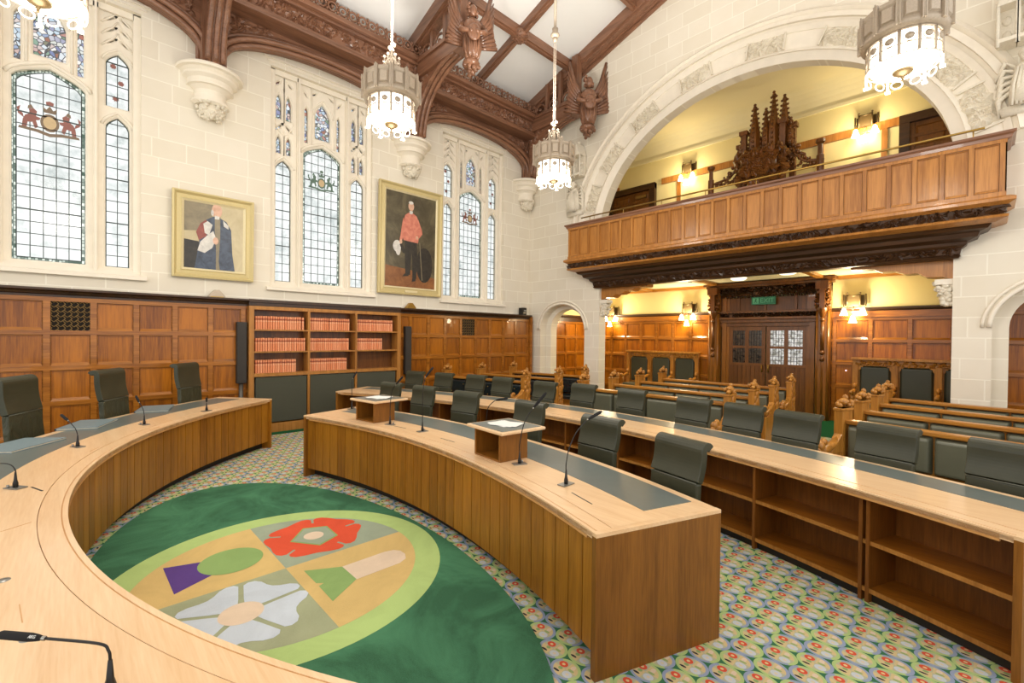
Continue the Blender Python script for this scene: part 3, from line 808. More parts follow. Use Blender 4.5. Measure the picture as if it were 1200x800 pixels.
# carved angels at the beam ends
def wood_angel(x, y, a, lbl, sc=1.):
    r = empty('carved_angel', (x, y, 6.98 if sc == 1. else 6.84), a); r.scale = (sc,)*3; tag(r, lbl, 'carving')
    b = M()   # faces +x, leaning down
    b.lathe([(.03,0),(.12,.04),(.16,.14),(.14,.3),(.17,.5),(.19,.62),(.14,.72),(.06,.78)], (0,0,0), 14)
    for k in range(10):
        t = 2*PI*k/10; b.tube([(.1*math.cos(t), .1*math.sin(t), .02), (.15*math.cos(t+.1), .15*math.sin(t+.1), .2), (.16*math.cos(t), .16*math.sin(t), .45)], .03, 6)
    b.ball((.05,0,.9), (.095,.085,.115), n=12, k=8); b.ball((.14,0,.88), (.02,.015,.02))
    for e in (-1, 1): b.tube([(0,e*.18,.66),(.1,e*.24,.5),(.22,e*.1,.42)], [.055,.05,.035], 8); b.ball((.24,e*.06,.42), .04)
    b.build('body', 'roof_timber_z', r, smooth=True)
    h = M(); q = random.Random(2)
    for k in range(26):
        t = q.uniform(.7, 5.6); z = q.uniform(.84, 1.02); h.ball((.02+.09*math.cos(t), .09*math.sin(t), z), .035, n=6, k=4)
    h.build('hair', 'roof_timber_z', r)
    s_ = M(); s_.ball((.2,0,.42), (.05,.13,.16), n=12, k=8); s_.build('shield', 'roof_timber_z', r)
    for e in (-1, 1):
        w = M()
        for j in range(9):
            w.tube([(-.08, e*.12, .62-.04*j), (-.13, e*(.3+.025*j), .92-.08*j+.1), (-.12, e*(.42+.02*j-.004*j*j), 1.35-.115*j)], [.035,.045,.012], 6)
        w.tube([(-.08,e*.12,.66),(-.12,e*.28,.95),(-.12,e*.4,1.42)], [.05,.05,.03], 8)
        w.build('wing', 'roof_timber_z', r, smooth=True)
    p = M(); q = random.Random(8)
    for k in range(40): t = q.uniform(0, 2*PI); u = q.uniform(0,.16); p.ball((-.05+u*math.cos(t)-.1, u*math.sin(t), -.02-q.uniform(0,.12)), .045, n=6, k=4)
    p.ball((-.12,0,0), (.2,.17,.1), n=10, k=6); p.build('pedestal', 'roof_timber_z', r)
wood_angel(-6.72, 8.95, -.75, 'dark carved wooden angel with spread wings high against the stone wall beside the great arch', 1.12)
wood_angel(-6.85, 5.47, -.5, 'carved wooden angel at the beam end above the hanging lamp before the second window')
wood_angel(-6.85, 1.66, -.3, 'carved wooden angel at the beam end above the first corbel')
for nm, x in (('beam_4', 0),):
    m = M(); m.T = north(NY)
    for X0, X1 in ((WX, CX), (CX, 2.3)):
        for dz, dd, h in ((-.22, .12, .1), (-.12, .2, .1), (-.3, .06, .06)):
            m.add([(X0, cz(X0)+dz, 0), (X1, cz(X1)+dz, 0), (X1, cz(X1)+dz+h, 0), (X0, cz(X0)+dz+h, 0), (X0, cz(X0)+dz, dd), (X1, cz(X1)+dz, dd), (X1, cz(X1)+dz+h, dd), (X0, cz(X0)+dz+h, dd)],
                  [(4,5,6,7),(0,1,5,4),(3,7,6,2),(0,4,7,3),(1,2,6,5)])
    struct(m.build(nm, 'roof_timber'))
# ------------------------------------------------------------------ rooms behind the great arch
BYN = 12.0
o = M().box(WX-.3, BYN, 0, 2.6, BYN+.15, 7.4).build('wall_north_back', 'plaster_cream'); struct(o)
o = M().box(WX-.12, NY+.5, 0, WX, BYN, 7.4).build('wall_west_back', 'plaster_cream'); struct(o)
o = M().box(2.2, NY+.5, 0, 2.32, BYN, 7.4).build('wall_east_back', 'plaster_cream'); struct(o)
o = M().box(WX, NY+.4, 7.3, 2.2, BYN, 7.4).build('ceiling_gallery', 'plaster_cream_ceiling'); struct(o)
m = M()
vs = []
for k in range(7):
    t = PI/2*k/6; vs.append((BYN-.45*math.cos(t)*1.0+0, 6.85+.45*math.sin(t)))
pts = [(BYN, 6.85)]+[(BYN-.45*(1-math.cos(PI/2*k/6)), 6.85+.45*math.sin(PI/2*k/6)) for k in range(7)]+[(BYN, 7.3)]
for sx in (0,): m.T = frame((WX,0,0),(0,1,0),(0,0,1),(1,0,0)); m.prism(pts, 0, 11.2)
m.T = None; m.box(WX, BYN-.05, 6.8, 2.2, BYN, 6.86)
struct(m.build('cornice_gallery', 'plaster_cream_ceiling'))
# gallery floor slab doubles as the ceiling below; shallow beams underneath
o = M().box(WX, 9.9, 3.14, 2.2, BYN, 3.6).box(CX-AA, 9.45, 3.14, CX+AA, 9.9, 3.6).build('slab_gallery', 'plaster_cream_ceiling'); struct(o)
m = M()
for x in (-8.6, -6.65, -4.75, -2.5, -.55, 1.2): m.box(x-.06, 9.5 if CX-AA < x < CX+AA else 9.9, 3.08, x+.06, BYN, 3.15)
m.box(WX, BYN-.07, 3.06, 2.2, BYN, 3.14)
struct(m.build('beam_5', 'oak_pew'))
# wainscot under the gallery
D0, D1 = -4.93, -2.33
T12 = north(BYN-.06)
colsL = [WX+.1+i*((D0-.05-WX-.1)/8) for i in range(9)]; colsR = [D1+.05+i*.62 for i in range(8)]
o = panelling('wall_north_panelling', T12, colsL, rows, WX+.05, D0, 2.42, mats=('oak_panel','oak_rail_x'), capw=.08); struct(o)
o = panelling('wall_north_panelling_east', T12, colsR, rows, D1, 2.2, 2.42, mats=('oak_panel','oak_rail_x'), capw=.08); struct(o)
Tw = west(WX+.06)
o = panelling('wall_west_panelling_rear', Tw, [9.95+.5*i for i in range(5)], rows, 9.9, BYN-.1, 2.42, capw=.06); struct(o)
m = M(); m.T = north(BYN-.08)
for x0, x1 in ((WX, D0), (D1, 2.2)): m.box(x0, 2.23, 0, x1, 2.42, .05)
struct(m.build('trim_6', 'oak_rail_x'))
# small plank door glimpsed through the doorway arch, right hand doorway too
for i, (x0, x1) in enumerate((sl, sr)):
    if i == 0: continue
    r = empty('door_2', (0,0,0)); struct(r)
    T = north(10.3); panelling('door_panel', T, [x0-.1, (x0+x1)/2, x1+.1], rows, x0-.14, x1+.14, 2.8, cap=False, mats=('oak_panel','oak_rail_x'), parent=r)
# ------------------------------------------------------------------ carved oak doorway with two glazed leaves
dr = empty('carved_doorway', ((D0+D1)/2, BYN, 0)); tag(dr, 'tall dark oak doorcase with carved frieze and glazed double doors under the gallery', 'doorway')
T = frame((0,-.06,0),(1,0,0),(0,0,.95),(0,-1,0)); W2 = (D1-D0)/2
m = M(); m.T = T
for e in (-1, 1):
    for a, b, d in ((.0,.26,.16),(.04,.22,.22),(.30,.40,.10),(.40,.46,.06)): m.box(*((-W2+a, 0, 0, -W2+b, 3.2, d) if e < 0 else (W2-b, 0, 0, W2-a, 3.2, d)))
    for dx in (.03,.13,.23): m.tube([(e*(W2-dx), 0, .2), (e*(W2-dx), 2.5, .2)], .03, 8)
m.build('jamb', 'oak_mid_z', dr)
m = M(); m.T = T
m.box(-W2+.24, 2.16, 0, W2-.24, 2.26, .08); m.box(-W2+.24, 2.26, 0, W2-.24, 2.34, .12); m.box(-W2+.2, 2.34, 0, W2-.2, 2.4, .17); m.box(-W2+.2, 2.4, 0, W2-.2, 2.5, .10); m.box(-W2+.2, 2.5, 0, W2-.2, 2.56, .18)
m.box(-W2+.2, 2.56, 0, W2-.2, 2.9, .05)
m.box(-W2+.0, 2.96, 0, W2-.0, 3.22, .12); m.box(-W2-.05, 3.16, 0, W2+.05, 3.24, .26); m.box(-W2-.1, 3.22, 0, W2+.1, 3.28, .32)
for x in (-.62, -.02, .62): m.box(x-.03, 2.56, .05, x+.03, 2.96, .09)
m.build('entablature', 'door_dark', dr, bevel=.008)
m = M(); m.T = T; m.leaves(-W2+.22, 2.41, W2-.22, 2.49, .10, .05, 120, 3); m.leaves(-W2+.1, 2.98, W2-.1, 3.14, .12, .06, 190, 4)
for i in range(26): m.ball((-W2+.25+i*(2*W2-.5)/25, 2.93, .09), (.035,.035,.03), n=6, k=4); m.ball((-W2+.25+i*(2*W2-.5)/25, 2.5, .17), (.03,.025,.02), n=6, k=4)
m.build('carved_frieze', 'oak_dark', dr)
for e in (-1, 1):
    m = M(); m.T = T; x = e*(W2-.13)
    m.leaves(x-.11, 2.5, x+.11, 3.15, .22, .06, 70, 6)
    m.box(x-.12, 3.0, .2, x+.12, 3.18, .34); m.box(x-.05, 2.55, .2, x+.05, 3.0, .30); m.T = None; m.lathe([(.0,0),(.04,.05),(.07,.14),(.1,.2),(.1,.24)], (x,-.3,2.2), 10); m.T = T
    for z in (2.45, 2.3, 1.55, 1.4): m.ball((x, z, .25), (.05,.06,.05))
    m.tube([(x, 1.6, .24), (x, 2.3, .24)], .035, 8)
    m.build('carved_bracket', 'oak_dark_z', dr)
lw = (2*W2-.92)/2
for e in (-1, 1):
    lf = M(); lf.T = T; x0, x1 = (-lw, -.012) if e < 0 else (.012, lw)
    zb, zt = 1.22, 2.06; gw = (x1-x0-.24)/2
    lf.box(x0, 0, .0, x1, zb, .045); lf.box(x0, zt, 0, x1, 2.17, .045)
    for k in range(3): xx = x0+k*(gw+.08); lf.box(xx, zb, 0, xx+.08, zt, .045)
    lf.box(x0+.01, (zb+zt)/2-.03, 0, x1-.01, (zb+zt)/2+.03, .049); lf.box(x0, zb-.05, .045, x1, zb+.01, .065)
    for k in range(8): xx = x0+.03+k*(x1-x0-.06)/8; lf.box(xx+.006, .1, .045, xx+(x1-x0-.06)/8-.006, zb-.06, .055)
    leaf = lf.build('door', 'door_dark', dr)
    gm = M(); gm.T = T
    ld = M(); ld.T = T
    for k in range(2):
        xx = x0+.08+k*(gw+.08)
        for z0, z1 in ((zb, (zb+zt)/2-.03), ((zb+zt)/2+.03, zt)):
            gm.box(xx, z0, .012, xx+gw, z1, .02)
            for j in range(1, 5): ld.box(xx+gw*j/5-.004, z0, .02, xx+gw*j/5+.004, z1, .028)
            for j in range(1, 4): ld.box(xx, z0+(z1-z0)*j/4-.004, .02, xx+gw, z0+(z1-z0)*j/4+.004, .028)
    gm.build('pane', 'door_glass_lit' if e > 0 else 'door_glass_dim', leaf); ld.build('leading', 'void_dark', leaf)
    hd = M(); hd.T = T; hx = e*.07; hd.tube([(hx,1.02,.05),(hx,1.02,.1),(hx,1.2,.1),(hx,1.2,.05)], .012, 8); hd.build('handle', 'brass', leaf)
ex = empty('exit_sign', (-3.66, BYN-.24, 2.66)); tag(ex, 'small green exit sign on the panel above the double doors', 'sign')
m = M(); m.box(-.26, 0, -.09, .26, .03, .09); m.build('housing', 'exit_green', ex)
m = M(); m.box(-.23,-.004,-.065,-.1,.0,.065); m.build('symbol_panel', 'exit_white', ex)
m = M(); m.ball((-.16,-.008,.04),(.015,.004,.015)); m.tube([(-.165,-.008,.02),(-.17,-.008,-.02),(-.2,-.008,-.05)],.007,5); m.tube([(-.17,-.008,-.02),(-.14,-.008,-.03),(-.14,-.008,-.055)],.007,5); m.tube([(-.19,-.008,.0),(-.165,-.008,.02),(-.135,-.008,.0)],.006,5)
m.build('running_figure', 'exit_green', ex)
def letters(txt, x, y, z, h, par, mat):
    cu = bpy.data.curves.new('sign_text', 'FONT'); cu.body = txt; cu.size = h; cu.extrude = .002; cu.align_x = 'CENTER'; cu.align_y = 'CENTER'
    ob = bpy.data.objects.new('tmp', cu); COL.objects.link(ob); dg = bpy.context.evaluated_depsgraph_get()
    me = bpy.data.meshes.new_from_object(ob.evaluated_get(dg)); bpy.data.objects.remove(ob)
    me.transform(frame((x,y,z),(1,0,0),(0,0,1),(0,-1,0))); me.materials.clear(); me.materials.append(MT[mat])
    q = bpy.data.objects.new('lettering', me); COL.objects.link(q); q.parent = par; return q
letters('EXIT', .08, -.004, 0, .15, ex, 'exit_white')
# ceiling lights under the gallery
for x, y, l in ((-3.93, 10.95, 'round white ceiling light under the gallery, over the double doors'), (-2.85, 10.6, 'round white ceiling light under the gallery, nearer the stone pier')):
    o = M().lathe([(.0,-.06),(.12,-.055),(.16,-.03),(.17,0)], (0,0,0), 20).build('ceiling_light', 'lamp_soft', loc=(x, y, 3.14)); tag(o, l, 'light')
o = M().lathe([(.0,-.05),(.05,-.045),(.06,0)], (0,0,0), 12).build('smoke_detector', 'plate_grey', loc=(-4.95, 10.7, 3.14)); tag(o, 'small round detector on the plaster ceiling under the gallery', 'detector')
# ------------------------------------------------------------------ gallery front
GX0, GX1, GY = -7.2, .16, 8.85
gf = empty('gallery_front', (0, GY, 3.0)); tag(gf, 'panelled oak gallery front with carved cornice hanging in the stone arch', 'balcony')
TG = frame((0,0,-3.0),(1,0,0),(0,0,1),(0,-1,0))
m = M(); m.T = TG; z0, z1 = 3.66, 4.42
m.box(GX0, z0, -.1, GX1, z1, 0, 1)
NPAN = 25; bw = (GX1-GX0-.08)/NPAN
for i in range(NPAN):
    a, b = GX0+.04+i*bw+.028, GX0+.04+(i+1)*bw-.028; d, e = z0+.075, z1-.06
    m.frus(a, d, b, e, 0, .008, .006, 0)
    for q in ((a,d,a+.012,e),(b-.012,d,b,e),(a,e-.012,b,e)): m.frus(q[0],q[1],q[2],q[3],0,.026,.004,1)
    m.add([(a,d,0),(b,d,0),(b,d,.03),(a,d,.03),(a+.015,d+.035,.01),(b-.015,d+.035,.01)], [(0,1,2,3),(3,2,5,4)], 1)
for i in range(NPAN+1): x = GX0+.04+i*bw; m.box(x-.026, z0, 0, x+.026, z1, .03, 1)
m.box(GX0, z0, 0, GX1, z0+.07, .034, 1); m.box(GX0, z1-.05, 0, GX1, z1, .034, 1)
# end returns to the wall
m.box(GX0, z0, -.55, GX0+.05, z1, 0, 1); m.box(GX1-.05, z0, -.55, GX1, z1, 0, 1)
m.build('balustrade_panelling', ['oak_gallery','oak_gallery'], gf)
def ring(mb, prof, m=None):
    """(inset, z) profile carried round the three sides of the hanging front"""
    vs = []; n = len(prof)
    for o_, z in prof: vs += [(GX0+o_, NY-GY, z-3.0), (GX0+o_, o_, z-3.0), (GX1-o_, o_, z-3.0), (GX1-o_, NY-GY, z-3.0)]
    fs = []
    for i in range(n-1):
        for k in range(3): fs.append((4*i+k, 4*i+k+1, 4*i+5+k, 4*i+4+k))
    fs.append((0,1,2,3)); fs.append(tuple(4*(n-1)+k for k in (3,2,1,0))); mb.add(vs, fs, m)
m = M(); ring(m, [(0,4.40),(-.04,4.42),(-.05,4.46),(-.08,4.48),(-.08,4.51),(.12,4.52)]); m.build('coping', 'roof_timber', gf)
m = M(); ring(m, [(-.02,3.56),(-.09,3.60),(-.09,3.64),(-.04,3.67),(0,3.68)]); m.build('upper_moulding', 'oak_gallery', gf)
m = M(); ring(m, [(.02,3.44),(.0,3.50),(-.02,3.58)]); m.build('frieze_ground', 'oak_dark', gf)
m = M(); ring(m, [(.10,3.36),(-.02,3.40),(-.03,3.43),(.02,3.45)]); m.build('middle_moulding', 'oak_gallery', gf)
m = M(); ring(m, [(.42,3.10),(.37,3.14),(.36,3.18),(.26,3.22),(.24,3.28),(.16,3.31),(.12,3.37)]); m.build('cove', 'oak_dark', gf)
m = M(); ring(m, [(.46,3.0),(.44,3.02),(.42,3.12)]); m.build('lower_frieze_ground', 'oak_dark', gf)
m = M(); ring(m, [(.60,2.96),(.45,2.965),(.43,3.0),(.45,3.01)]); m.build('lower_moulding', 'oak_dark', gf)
m = M(); m.T = frame((0,0,.0),(1,0,0),(0,0,1),(0,-1,0)); m.leaves(GX0, .46, GX1, .56, -.01, .055, 360, 11)
m.build('carved_frieze', 'oak_dark', gf)
m = M(); s_ = math.atan2(.05,.1); m.T = frame((0,.45,.0),(1,0,0),(0,0,1),(0,-1,0)); m.leaves(GX0+.48, .03, GX1-.48, .13, .01, .055, 330, 12)
m.build('lower_carved_frieze', 'oak_dark', gf)
rl = empty('brass_rail', (0, GY+.05, 4.5)); tag(rl, 'thin brass handrail on short posts along the top of the gallery front', 'handrail')
m = M(); m.tube([(-6.85,0,.14),(-.05,0,.14)], .016, 10); m.build('handrail', 'brass', rl)
for i in range(8): m = M(); x = -6.6+i*.92; m.tube([(x,0,0),(x,0,.14)], .008, 6); m.build('rail_post', 'brass', rl)
# wooden bracket beams and carved stone corbels under the gallery ends
for sg, lb, x in ((1, 'stepped oak bracket beam under the gallery end next to the corner doorway', CX-AA), (-1, 'stepped oak bracket beam under the gallery end next to the hanging angel canopy', CX+AA)):
    m = M(); m.T = frame((x, 9.62, 0),(sg,0,0),(0,0,1),(0,-sg,0))
    pts = [(-.28,3.0),(1.25,3.0),(1.25,2.93),(.95,2.92),(.85,2.86),(.68,2.86),(.55,2.80),(.4,2.80),(.3,2.73),(.12,2.72),(.0,2.68),(-.28,2.68)]
    m.prism(pts, -.14, .14); o = m.build('bracket_beam', 'oak_gallery'); tag(o, lb, 'beam')
    r = empty('stone_corbel', (x, 9.55, 2.3)); tag(r, ['carved stone corbel on the pier beside the corner doorway, under the bracket beam','carved stone corbel on the broad pier at the far end of the great opening'][sg < 0], 'corbel')
    m = M(); q = random.Random(5); m.T = frame((0,0,0),(sg,0,0),(0,1,0),(0,0,1))
    m.prism([(-.02,-.13),(.2,-.13),(.2,.13),(-.02,.13)], .3, .38); m.prism([(-.02,-.1),(.1,-.1),(.1,.1),(-.02,.1)], .0, .3); m.build('block', 'stone_plain', r)
    m = M(); m.T = frame((0,0,0),(sg,0,0),(0,1,0),(0,0,1))
    for k in range(70): z = q.uniform(0,.34); m.ball((q.uniform(.02,.1+.1*z/.3)+.0, q.uniform(-.11,.11), z), (.04,.04,.035), n=6, k=4)
    for k in range(14): z = q.uniform(0,.34); m.ball((q.uniform(.03,.12), -.10, z), (.04,.035,.035), n=6, k=4)
    m.build('carved_foliage', 'stone_carved', r)
# ------------------------------------------------------------------ upper room: doors, dado rail, canopy, lamps
m = M(); m.T = north(BYN)
m.box(-6.4, 6.08, 0, -1.1, 6.24, .05); m.box(-7.9, 4.0, 0, -7.8, 6.3, .04)
for x in (-2.6, -1.5, -5.9): m.box(x-.05, 4.0, 0, x+.05, 6.1, .04)
struct(m.build('trim_7', 'oak_gallery'))
for k, (x0, x1, zt) in enumerate(((-7.95, -6.72, 6.0), (-1.1, .1, 6.05))):
    r = empty(f'door_{k+3}', (0,0,0)); struct(r)
    m = M(); m.T = north(BYN-.02); m.box(x0-.16, 3.6, 0, x0, zt+.14, .12); m.box(x1, 3.6, 0, x1+.16, zt+.14, .12); m.box(x0-.16, zt, 0, x1+.16, zt+.16, .13); m.build('door_frame', 'oak_dark', r)
    m = M(); m.T = north(BYN-.02); xm = (x0+x1)/2
    m.box(x0, 3.6, 0, x1, zt, .02)
    for a, b in ((x0, xm), (xm, x1)):
        for c0, c1 in ((3.7,4.6),(4.7,5.5),(5.58,zt-.08)): m.frus(a+.09, c0, b-.09, c1, .02, .04, .03)
        m.box(a, 3.6, .02, a+.07, zt, .05); m.box(b-.07, 3.6, .02, b, zt, .05)
    m.box(x0, zt-.3, .0, x1, zt-.24, .06)
    m.build('door_panel', 'door_dark', r)
    m = M(); m.T = north(BYN-.02); m.box(x1-.45, zt-.2, .05, x1-.12, zt-.12, .1); m.build('door_closer', 'grille_metal', r)
ca = empty('carved_canopy', (-3.42, 11.0, 3.6)); tag(ca, 'dark carved wooden canopy with clustered pinnacles rising behind the gallery front', 'canopy')
m = M(); m.box(-.3,.05,0,.3,.3,1.9)
for x in (-.55,.5): m.box(x-.04,-.06,0,x+.04,.06,1.5)
m.build('base', 'oak_dark_z', ca)
m = M()
for x, y, z0, z1, w in ((-.56,.1,1.3,2.55,.05),(-.42,-.1,1.3,2.75,.055),(.36,-.1,1.3,2.78,.055),(.50,.1,1.3,2.72,.055),(-.16,.15,1.6,2.6,.05),(.14,.12,1.6,2.9,.06),(-.02,.15,1.6,2.6,.035),(.26,.15,1.6,2.7,.035)):
    m.box(x-w, y-w, z0, x+w, y+w, z1); m.box(x-w-.03, y-w-.03, z1-.04, x+w+.03, y+w+.03, z1+.05)
m.lathe([(.2,1.5),(.42,1.72),(.5,1.95),(.46,2.12),(.44,2.2),(.1,2.22)], (-.03,0,0), 8, smooth=False)
m.build('niche', 'oak_dark_z', ca)
def pinn(mb, x, y, z0, z1, w):
    mb.lathe([(w,0),(w*.9,(z1-z0)*.35),(w*.25,(z1-z0)*.88),(0.01,(z1-z0))], (x,y,z0), 6, smooth=False)
    n = int((z1-z0)/.1)
    for i in range(n):
        t = i/n; rr = w*(1-t*.75)+.01
        for j in range(4): mb.ball((x+rr*math.cos(PI/2*j), y+rr*math.sin(PI/2*j), z0+(z1-z0)*t), .028, n=5, k=4)
    mb.ball((x,y,z1), .035, n=6, k=4); mb.ball((x,y,z1-.07), .05, n=6, k=4)
for x, y, z0, z1, w in ((-.22,-.05,2.3,3.35,.13),(.0,-.02,2.3,3.2,.1),(.16,-.05,2.3,3.5,.12),(.34,.05,2.3,3.4,.13),(-.3,.1,2.3,3.1,.1),(.48,0,2.3,2.85,.08),(-.45,-.1,2.2,2.7,.07)):
    q = M(); pinn(q, x, y, z0, z1, w); q.build('pinnacle', 'oak_dark_z', ca)
m = M(); m.T = frame((0,-.47,0),(1,0,0),(0,0,1),(0,-1,0)); m.leaves(-.34,1.72,.3,2.18,-.02,.08,200,21); m.T = frame((0,-.3,0),(1,0,0),(0,0,1),(0,-1,0)); m.leaves(-.5,1.6,.46,2.24,-.02,.09,160,22); m.T = None
for sg in (-1, 1):
    for k in range(64):
        t = R.uniform(0,1)**1.3; m.ball((sg*(.45+.62*t), -.05+R.uniform(-.04,.04), 1.66+(.85*(1-t)**2+.14)*R.uniform(.2,1)), R.uniform(.025,.05), n=6, k=4)
    m.tube([(sg*.5,-.05,2.35),(sg*.58,-.05,2.05),(sg*.75,-.05,1.86),(sg*1.1,-.05,1.80)], .03, 6)
m.build('carved_crest', 'oak_dark_z', ca)
for x in (-1.17, 1.03): q = M(); q.lathe([(.07,1.0),(.07,1.9),(.05,1.92),(.045,2.12),(.085,2.16),(.085,2.22),(0,2.24)], (x,-.05,0), 8, smooth=False); q.build('post', 'oak_dark_z', ca)
def sconce(x, y, z, lbl, grp=None, en=1.):
    r = empty('wall_sconce', (x, y, z)); tag(r, lbl, 'wall lamp', grp)
    m = M(); m.box(-.17,-.02,-.1,.17,.0,.12); m.box(-.1,-.14,-.12,.1,-.02,.1)
    for a in (-.11,.11): m.tube([(a,-.14,-.14),(a,-.14,.14)], .016, 6); m.ball((a,-.14,.15), .022, n=6, k=4)
    m.tube([(-.19,-.02,-.12),(-.19,-.02,.14)], .014, 6); m.tube([(.19,-.02,-.12),(.19,-.02,.14)], .014, 6)
    m.tube([(-.11,-.14,.12),(0,-.16,.09),(.11,-.14,.12)], .014, 6)
    m.tube([(0,-.1,-.1),(0,-.18,-.18),(0,-.18,-.22)], .012, 6)
    m.build('bracket', 'bronze_dark', r)
    for a, b, c in ((-.16,-.16,-.16),(.16,-.16,-.16),(0,-.2,-.32)):
        m = M(); m.lathe([(.02,0),(.035,-.02),(.05,-.08),(.075,-.15),(.07,-.15),(.0,-.13)], (a,b,c), 14); s = m.build('shade', 'sconce_glow', r)
    L = bpy.data.lights.new('sconce_light', 'POINT'); L.energy = SC_E*en; L.color = (1,.83,.54); L.shadow_soft_size = .1
    lo = bpy.data.objects.new('sconce_light', L); COL.objects.link(lo); lo.parent = r; lo.location = (0,-.34,-.2)
SC_E = 62
sconce(-5.5, BYN-.09, 2.55, 'brass wall lamp with white glass shades under the gallery, beside the stalls nearest the corner')
sconce(-1.93, BYN-.09, 2.58, 'brass wall lamp with white glass shades under the gallery, between doorcase and stone pier')
sconce(-5.62, BYN, 6.32, 'brass wall lamp glowing in the upper gallery near its far door', en=.5)
sconce(-1.8, BYN, 6.32, 'brass wall lamp glowing in the upper gallery on the other side of the pinnacled canopy', en=.5)
sconce(-7.9, BYN-.09, 2.55, 'brass wall lamp under the gallery hidden behind the pier by the corner doorway')
# ------------------------------------------------------------------ stalls against the back wall
def stalls(x0, n, w, lbl, ends=(1,1)):
    r = empty('carved_stall', (x0, 11.86, 0)); tag(r, lbl, 'bench')
    T = frame((0,0,0),(1,0,0),(0,0,1),(0,-1,0)); L = n*w
    m = M(); m.T = T; m.box(0,.1,0,L,1.22,.04); m.box(-.05,1.22,0,L+.05,1.34,.07); m.box(-.07,1.34,-.02,L+.07,1.39,.14)
    for i in range(n+1): m.box(i*w-.05,.0,.03,i*w+.05,1.24,.1)
    for i in range(n):
        for e in (-1, 1):
            c = i*w+w/2+e*(w/2-.05); m.add([(c,1.24,.07),(c-e*.1,1.24,.07),(c,1.1,.07),(c,1.24,.04),(c-e*.1,1.24,.04),(c,1.1,.04)], [(0,1,2),(5,4,3),(1,4,5,2)])
    m.build('panelled_back', 'oak_pew_z', r, bevel=.006)
    m = M(); m.T = T; m.leaves(0,1.24,L,1.32,.07,.03,int(60*L),4); m.build('carved_rail', 'oak_pew_z', r)
    for i in range(n):
        m = M(); m.T = T; m.frus(i*w+.07,.52,(i+1)*w-.07,1.22,.04,.085,.03); m.build('back_pad', 'leather_stall', r, bevel=.012)
    m = M(); m.T = T; m.box(0,.0,.04,L,.4,.42); m.build('seat_box', 'oak_pew_z', r)
    m = M(); m.T = T; m.box(.03,.4,.06,L-.03,.47,.44); m.build('seat_cushion', 'leather_pew', r, bevel=.02)
    for i in range(n+1):
        m = M(); m.T = T; x = i*w
        m.tube([(x,.72,.1),(x,.7,.2),(x,.66,.34),(x,.68,.42)], [.035,.04,.035,.045], 8); m.ball((x,.69,.44), (.045,.05,.06)); m.ball((x,.8,.12), (.04,.06,.05)); m.tube([(x,.45,.36),(x,.66,.36)], .03, 8); m.box(x-.03,0,.08,x+.03,.45,.44)
        m.build('armrest', 'oak_pew_z', r)
stalls(-7.28, 3, .68, 'three leather-backed carved stalls against the rear wall beside the pier, corner side of the doorcase')
stalls(-1.88, 3, .64, 'three leather-backed carved stalls against the rear wall between doorcase and broad stone pier')
# ------------------------------------------------------------------ pews
def pew(x, y, L, a, lbl, grp, leather='leather_pew', tuft=False, arms=(1,1)):
    r = empty('pew', (x, y, 0), a); tag(r, lbl, 'pew', grp)
    m = M(); m.box(.04, .06, .1, L-.04, .1, .84); m.box(.04,-.4,.1,L-.04,-.36,.36); m.build('back_board', 'oak_pew', r)
    m = M(); m.box(.03, .0, .83, L-.03, .12, .875); m.build('top_rail', 'oak_pew', r, bevel=.01)
    m = M(); m.box(.04, -.42, .34, L-.04, .08, .38); m.build('seat_board', 'oak_pew', r)
    m = M(); n = max(1, round((L-.1)/.66)); w = (L-.1)/n
    for i in range(n): m.frus(.05+i*w+.008, -.43, .05+(i+1)*w-.008, .03, .38, .45, .02)
    m.build('seat_cushion', leather, r, bevel=.02)
    m = M(); m.T = frame((0,.06,0),(1,0,0),(0,0,1),(0,-1,0))
    for i in range(n): m.frus(.05+i*w+.005, .45, .05+(i+1)*w-.005, .82, .0, .075, .025)
    m.build('back_cushion', leather, r, bevel=.02)
    if tuft:
        m = M()
        for i in range(n*2):
            for z in (.56,.72): m.ball((.05+(i+.5)*w/2, -.018, z), .012, n=6, k=4)
        m.build('cushion_button', 'brass', r)
    for k, xe in enumerate((0, L)):
        m = M(); m.box(xe-.045,-.05,0,xe+.045,.17,1.0); m.box(xe-.04,-.45,0,xe+.04,-.05,.52)
        m.add([(xe-.04,-.05,.52),(xe+.04,-.05,.52),(xe+.04,-.05,.72),(xe-.04,-.05,.72),(xe-.04,-.3,.52),(xe+.04,-.3,.52)], [(0,4,5,1),(3,2,5,4),(0,3,4),(1,5,2)])
        m.box(xe-.055,-.06,.97,xe+.055,.18,1.0)
        e = m.build('bench_end', 'oak_pew_z', r, bevel=.008)
        q = random.Random(k)
        c = M(); 
        for s_ in range(16): c.ball((xe+q.uniform(-.04,.04), q.uniform(-.04,.16), 1.0+q.uniform(0,.07)), q.uniform(.02,.035), n=6, k=4)
        c.ball((xe,.06,1.07), (.04,.07,.04)); c.ball((xe,.1,1.11), (.03,.035,.035), n=6, k=4)
        sp = M()
        for s_ in range(22): sp.ball((xe+(1 if k else -1)*.047, q.uniform(-.02,.14), q.uniform(.35,.93)), (.014,.05,.06), n=6, k=4)
        sp.build('carved_side', 'oak_pew_z', e)
        if arms[k]:
            am = M()
            am.tube([(xe,-.06,.66),(xe,-.2,.6),(xe,-.34,.56),(xe,-.42,.6)], [.04,.045,.04,.05], 8); am.ball((xe,-.44,.62), (.05,.06,.06)); am.ball((xe,-.36,.66), (.035,.05,.04)); am.ball((xe,-.48,.58), (.035,.035,.04)); am.build('armrest', 'oak_pew_z', r)
        c.build('carved_crest', 'oak_pew_z', e)
    return r
D2 = math.radians
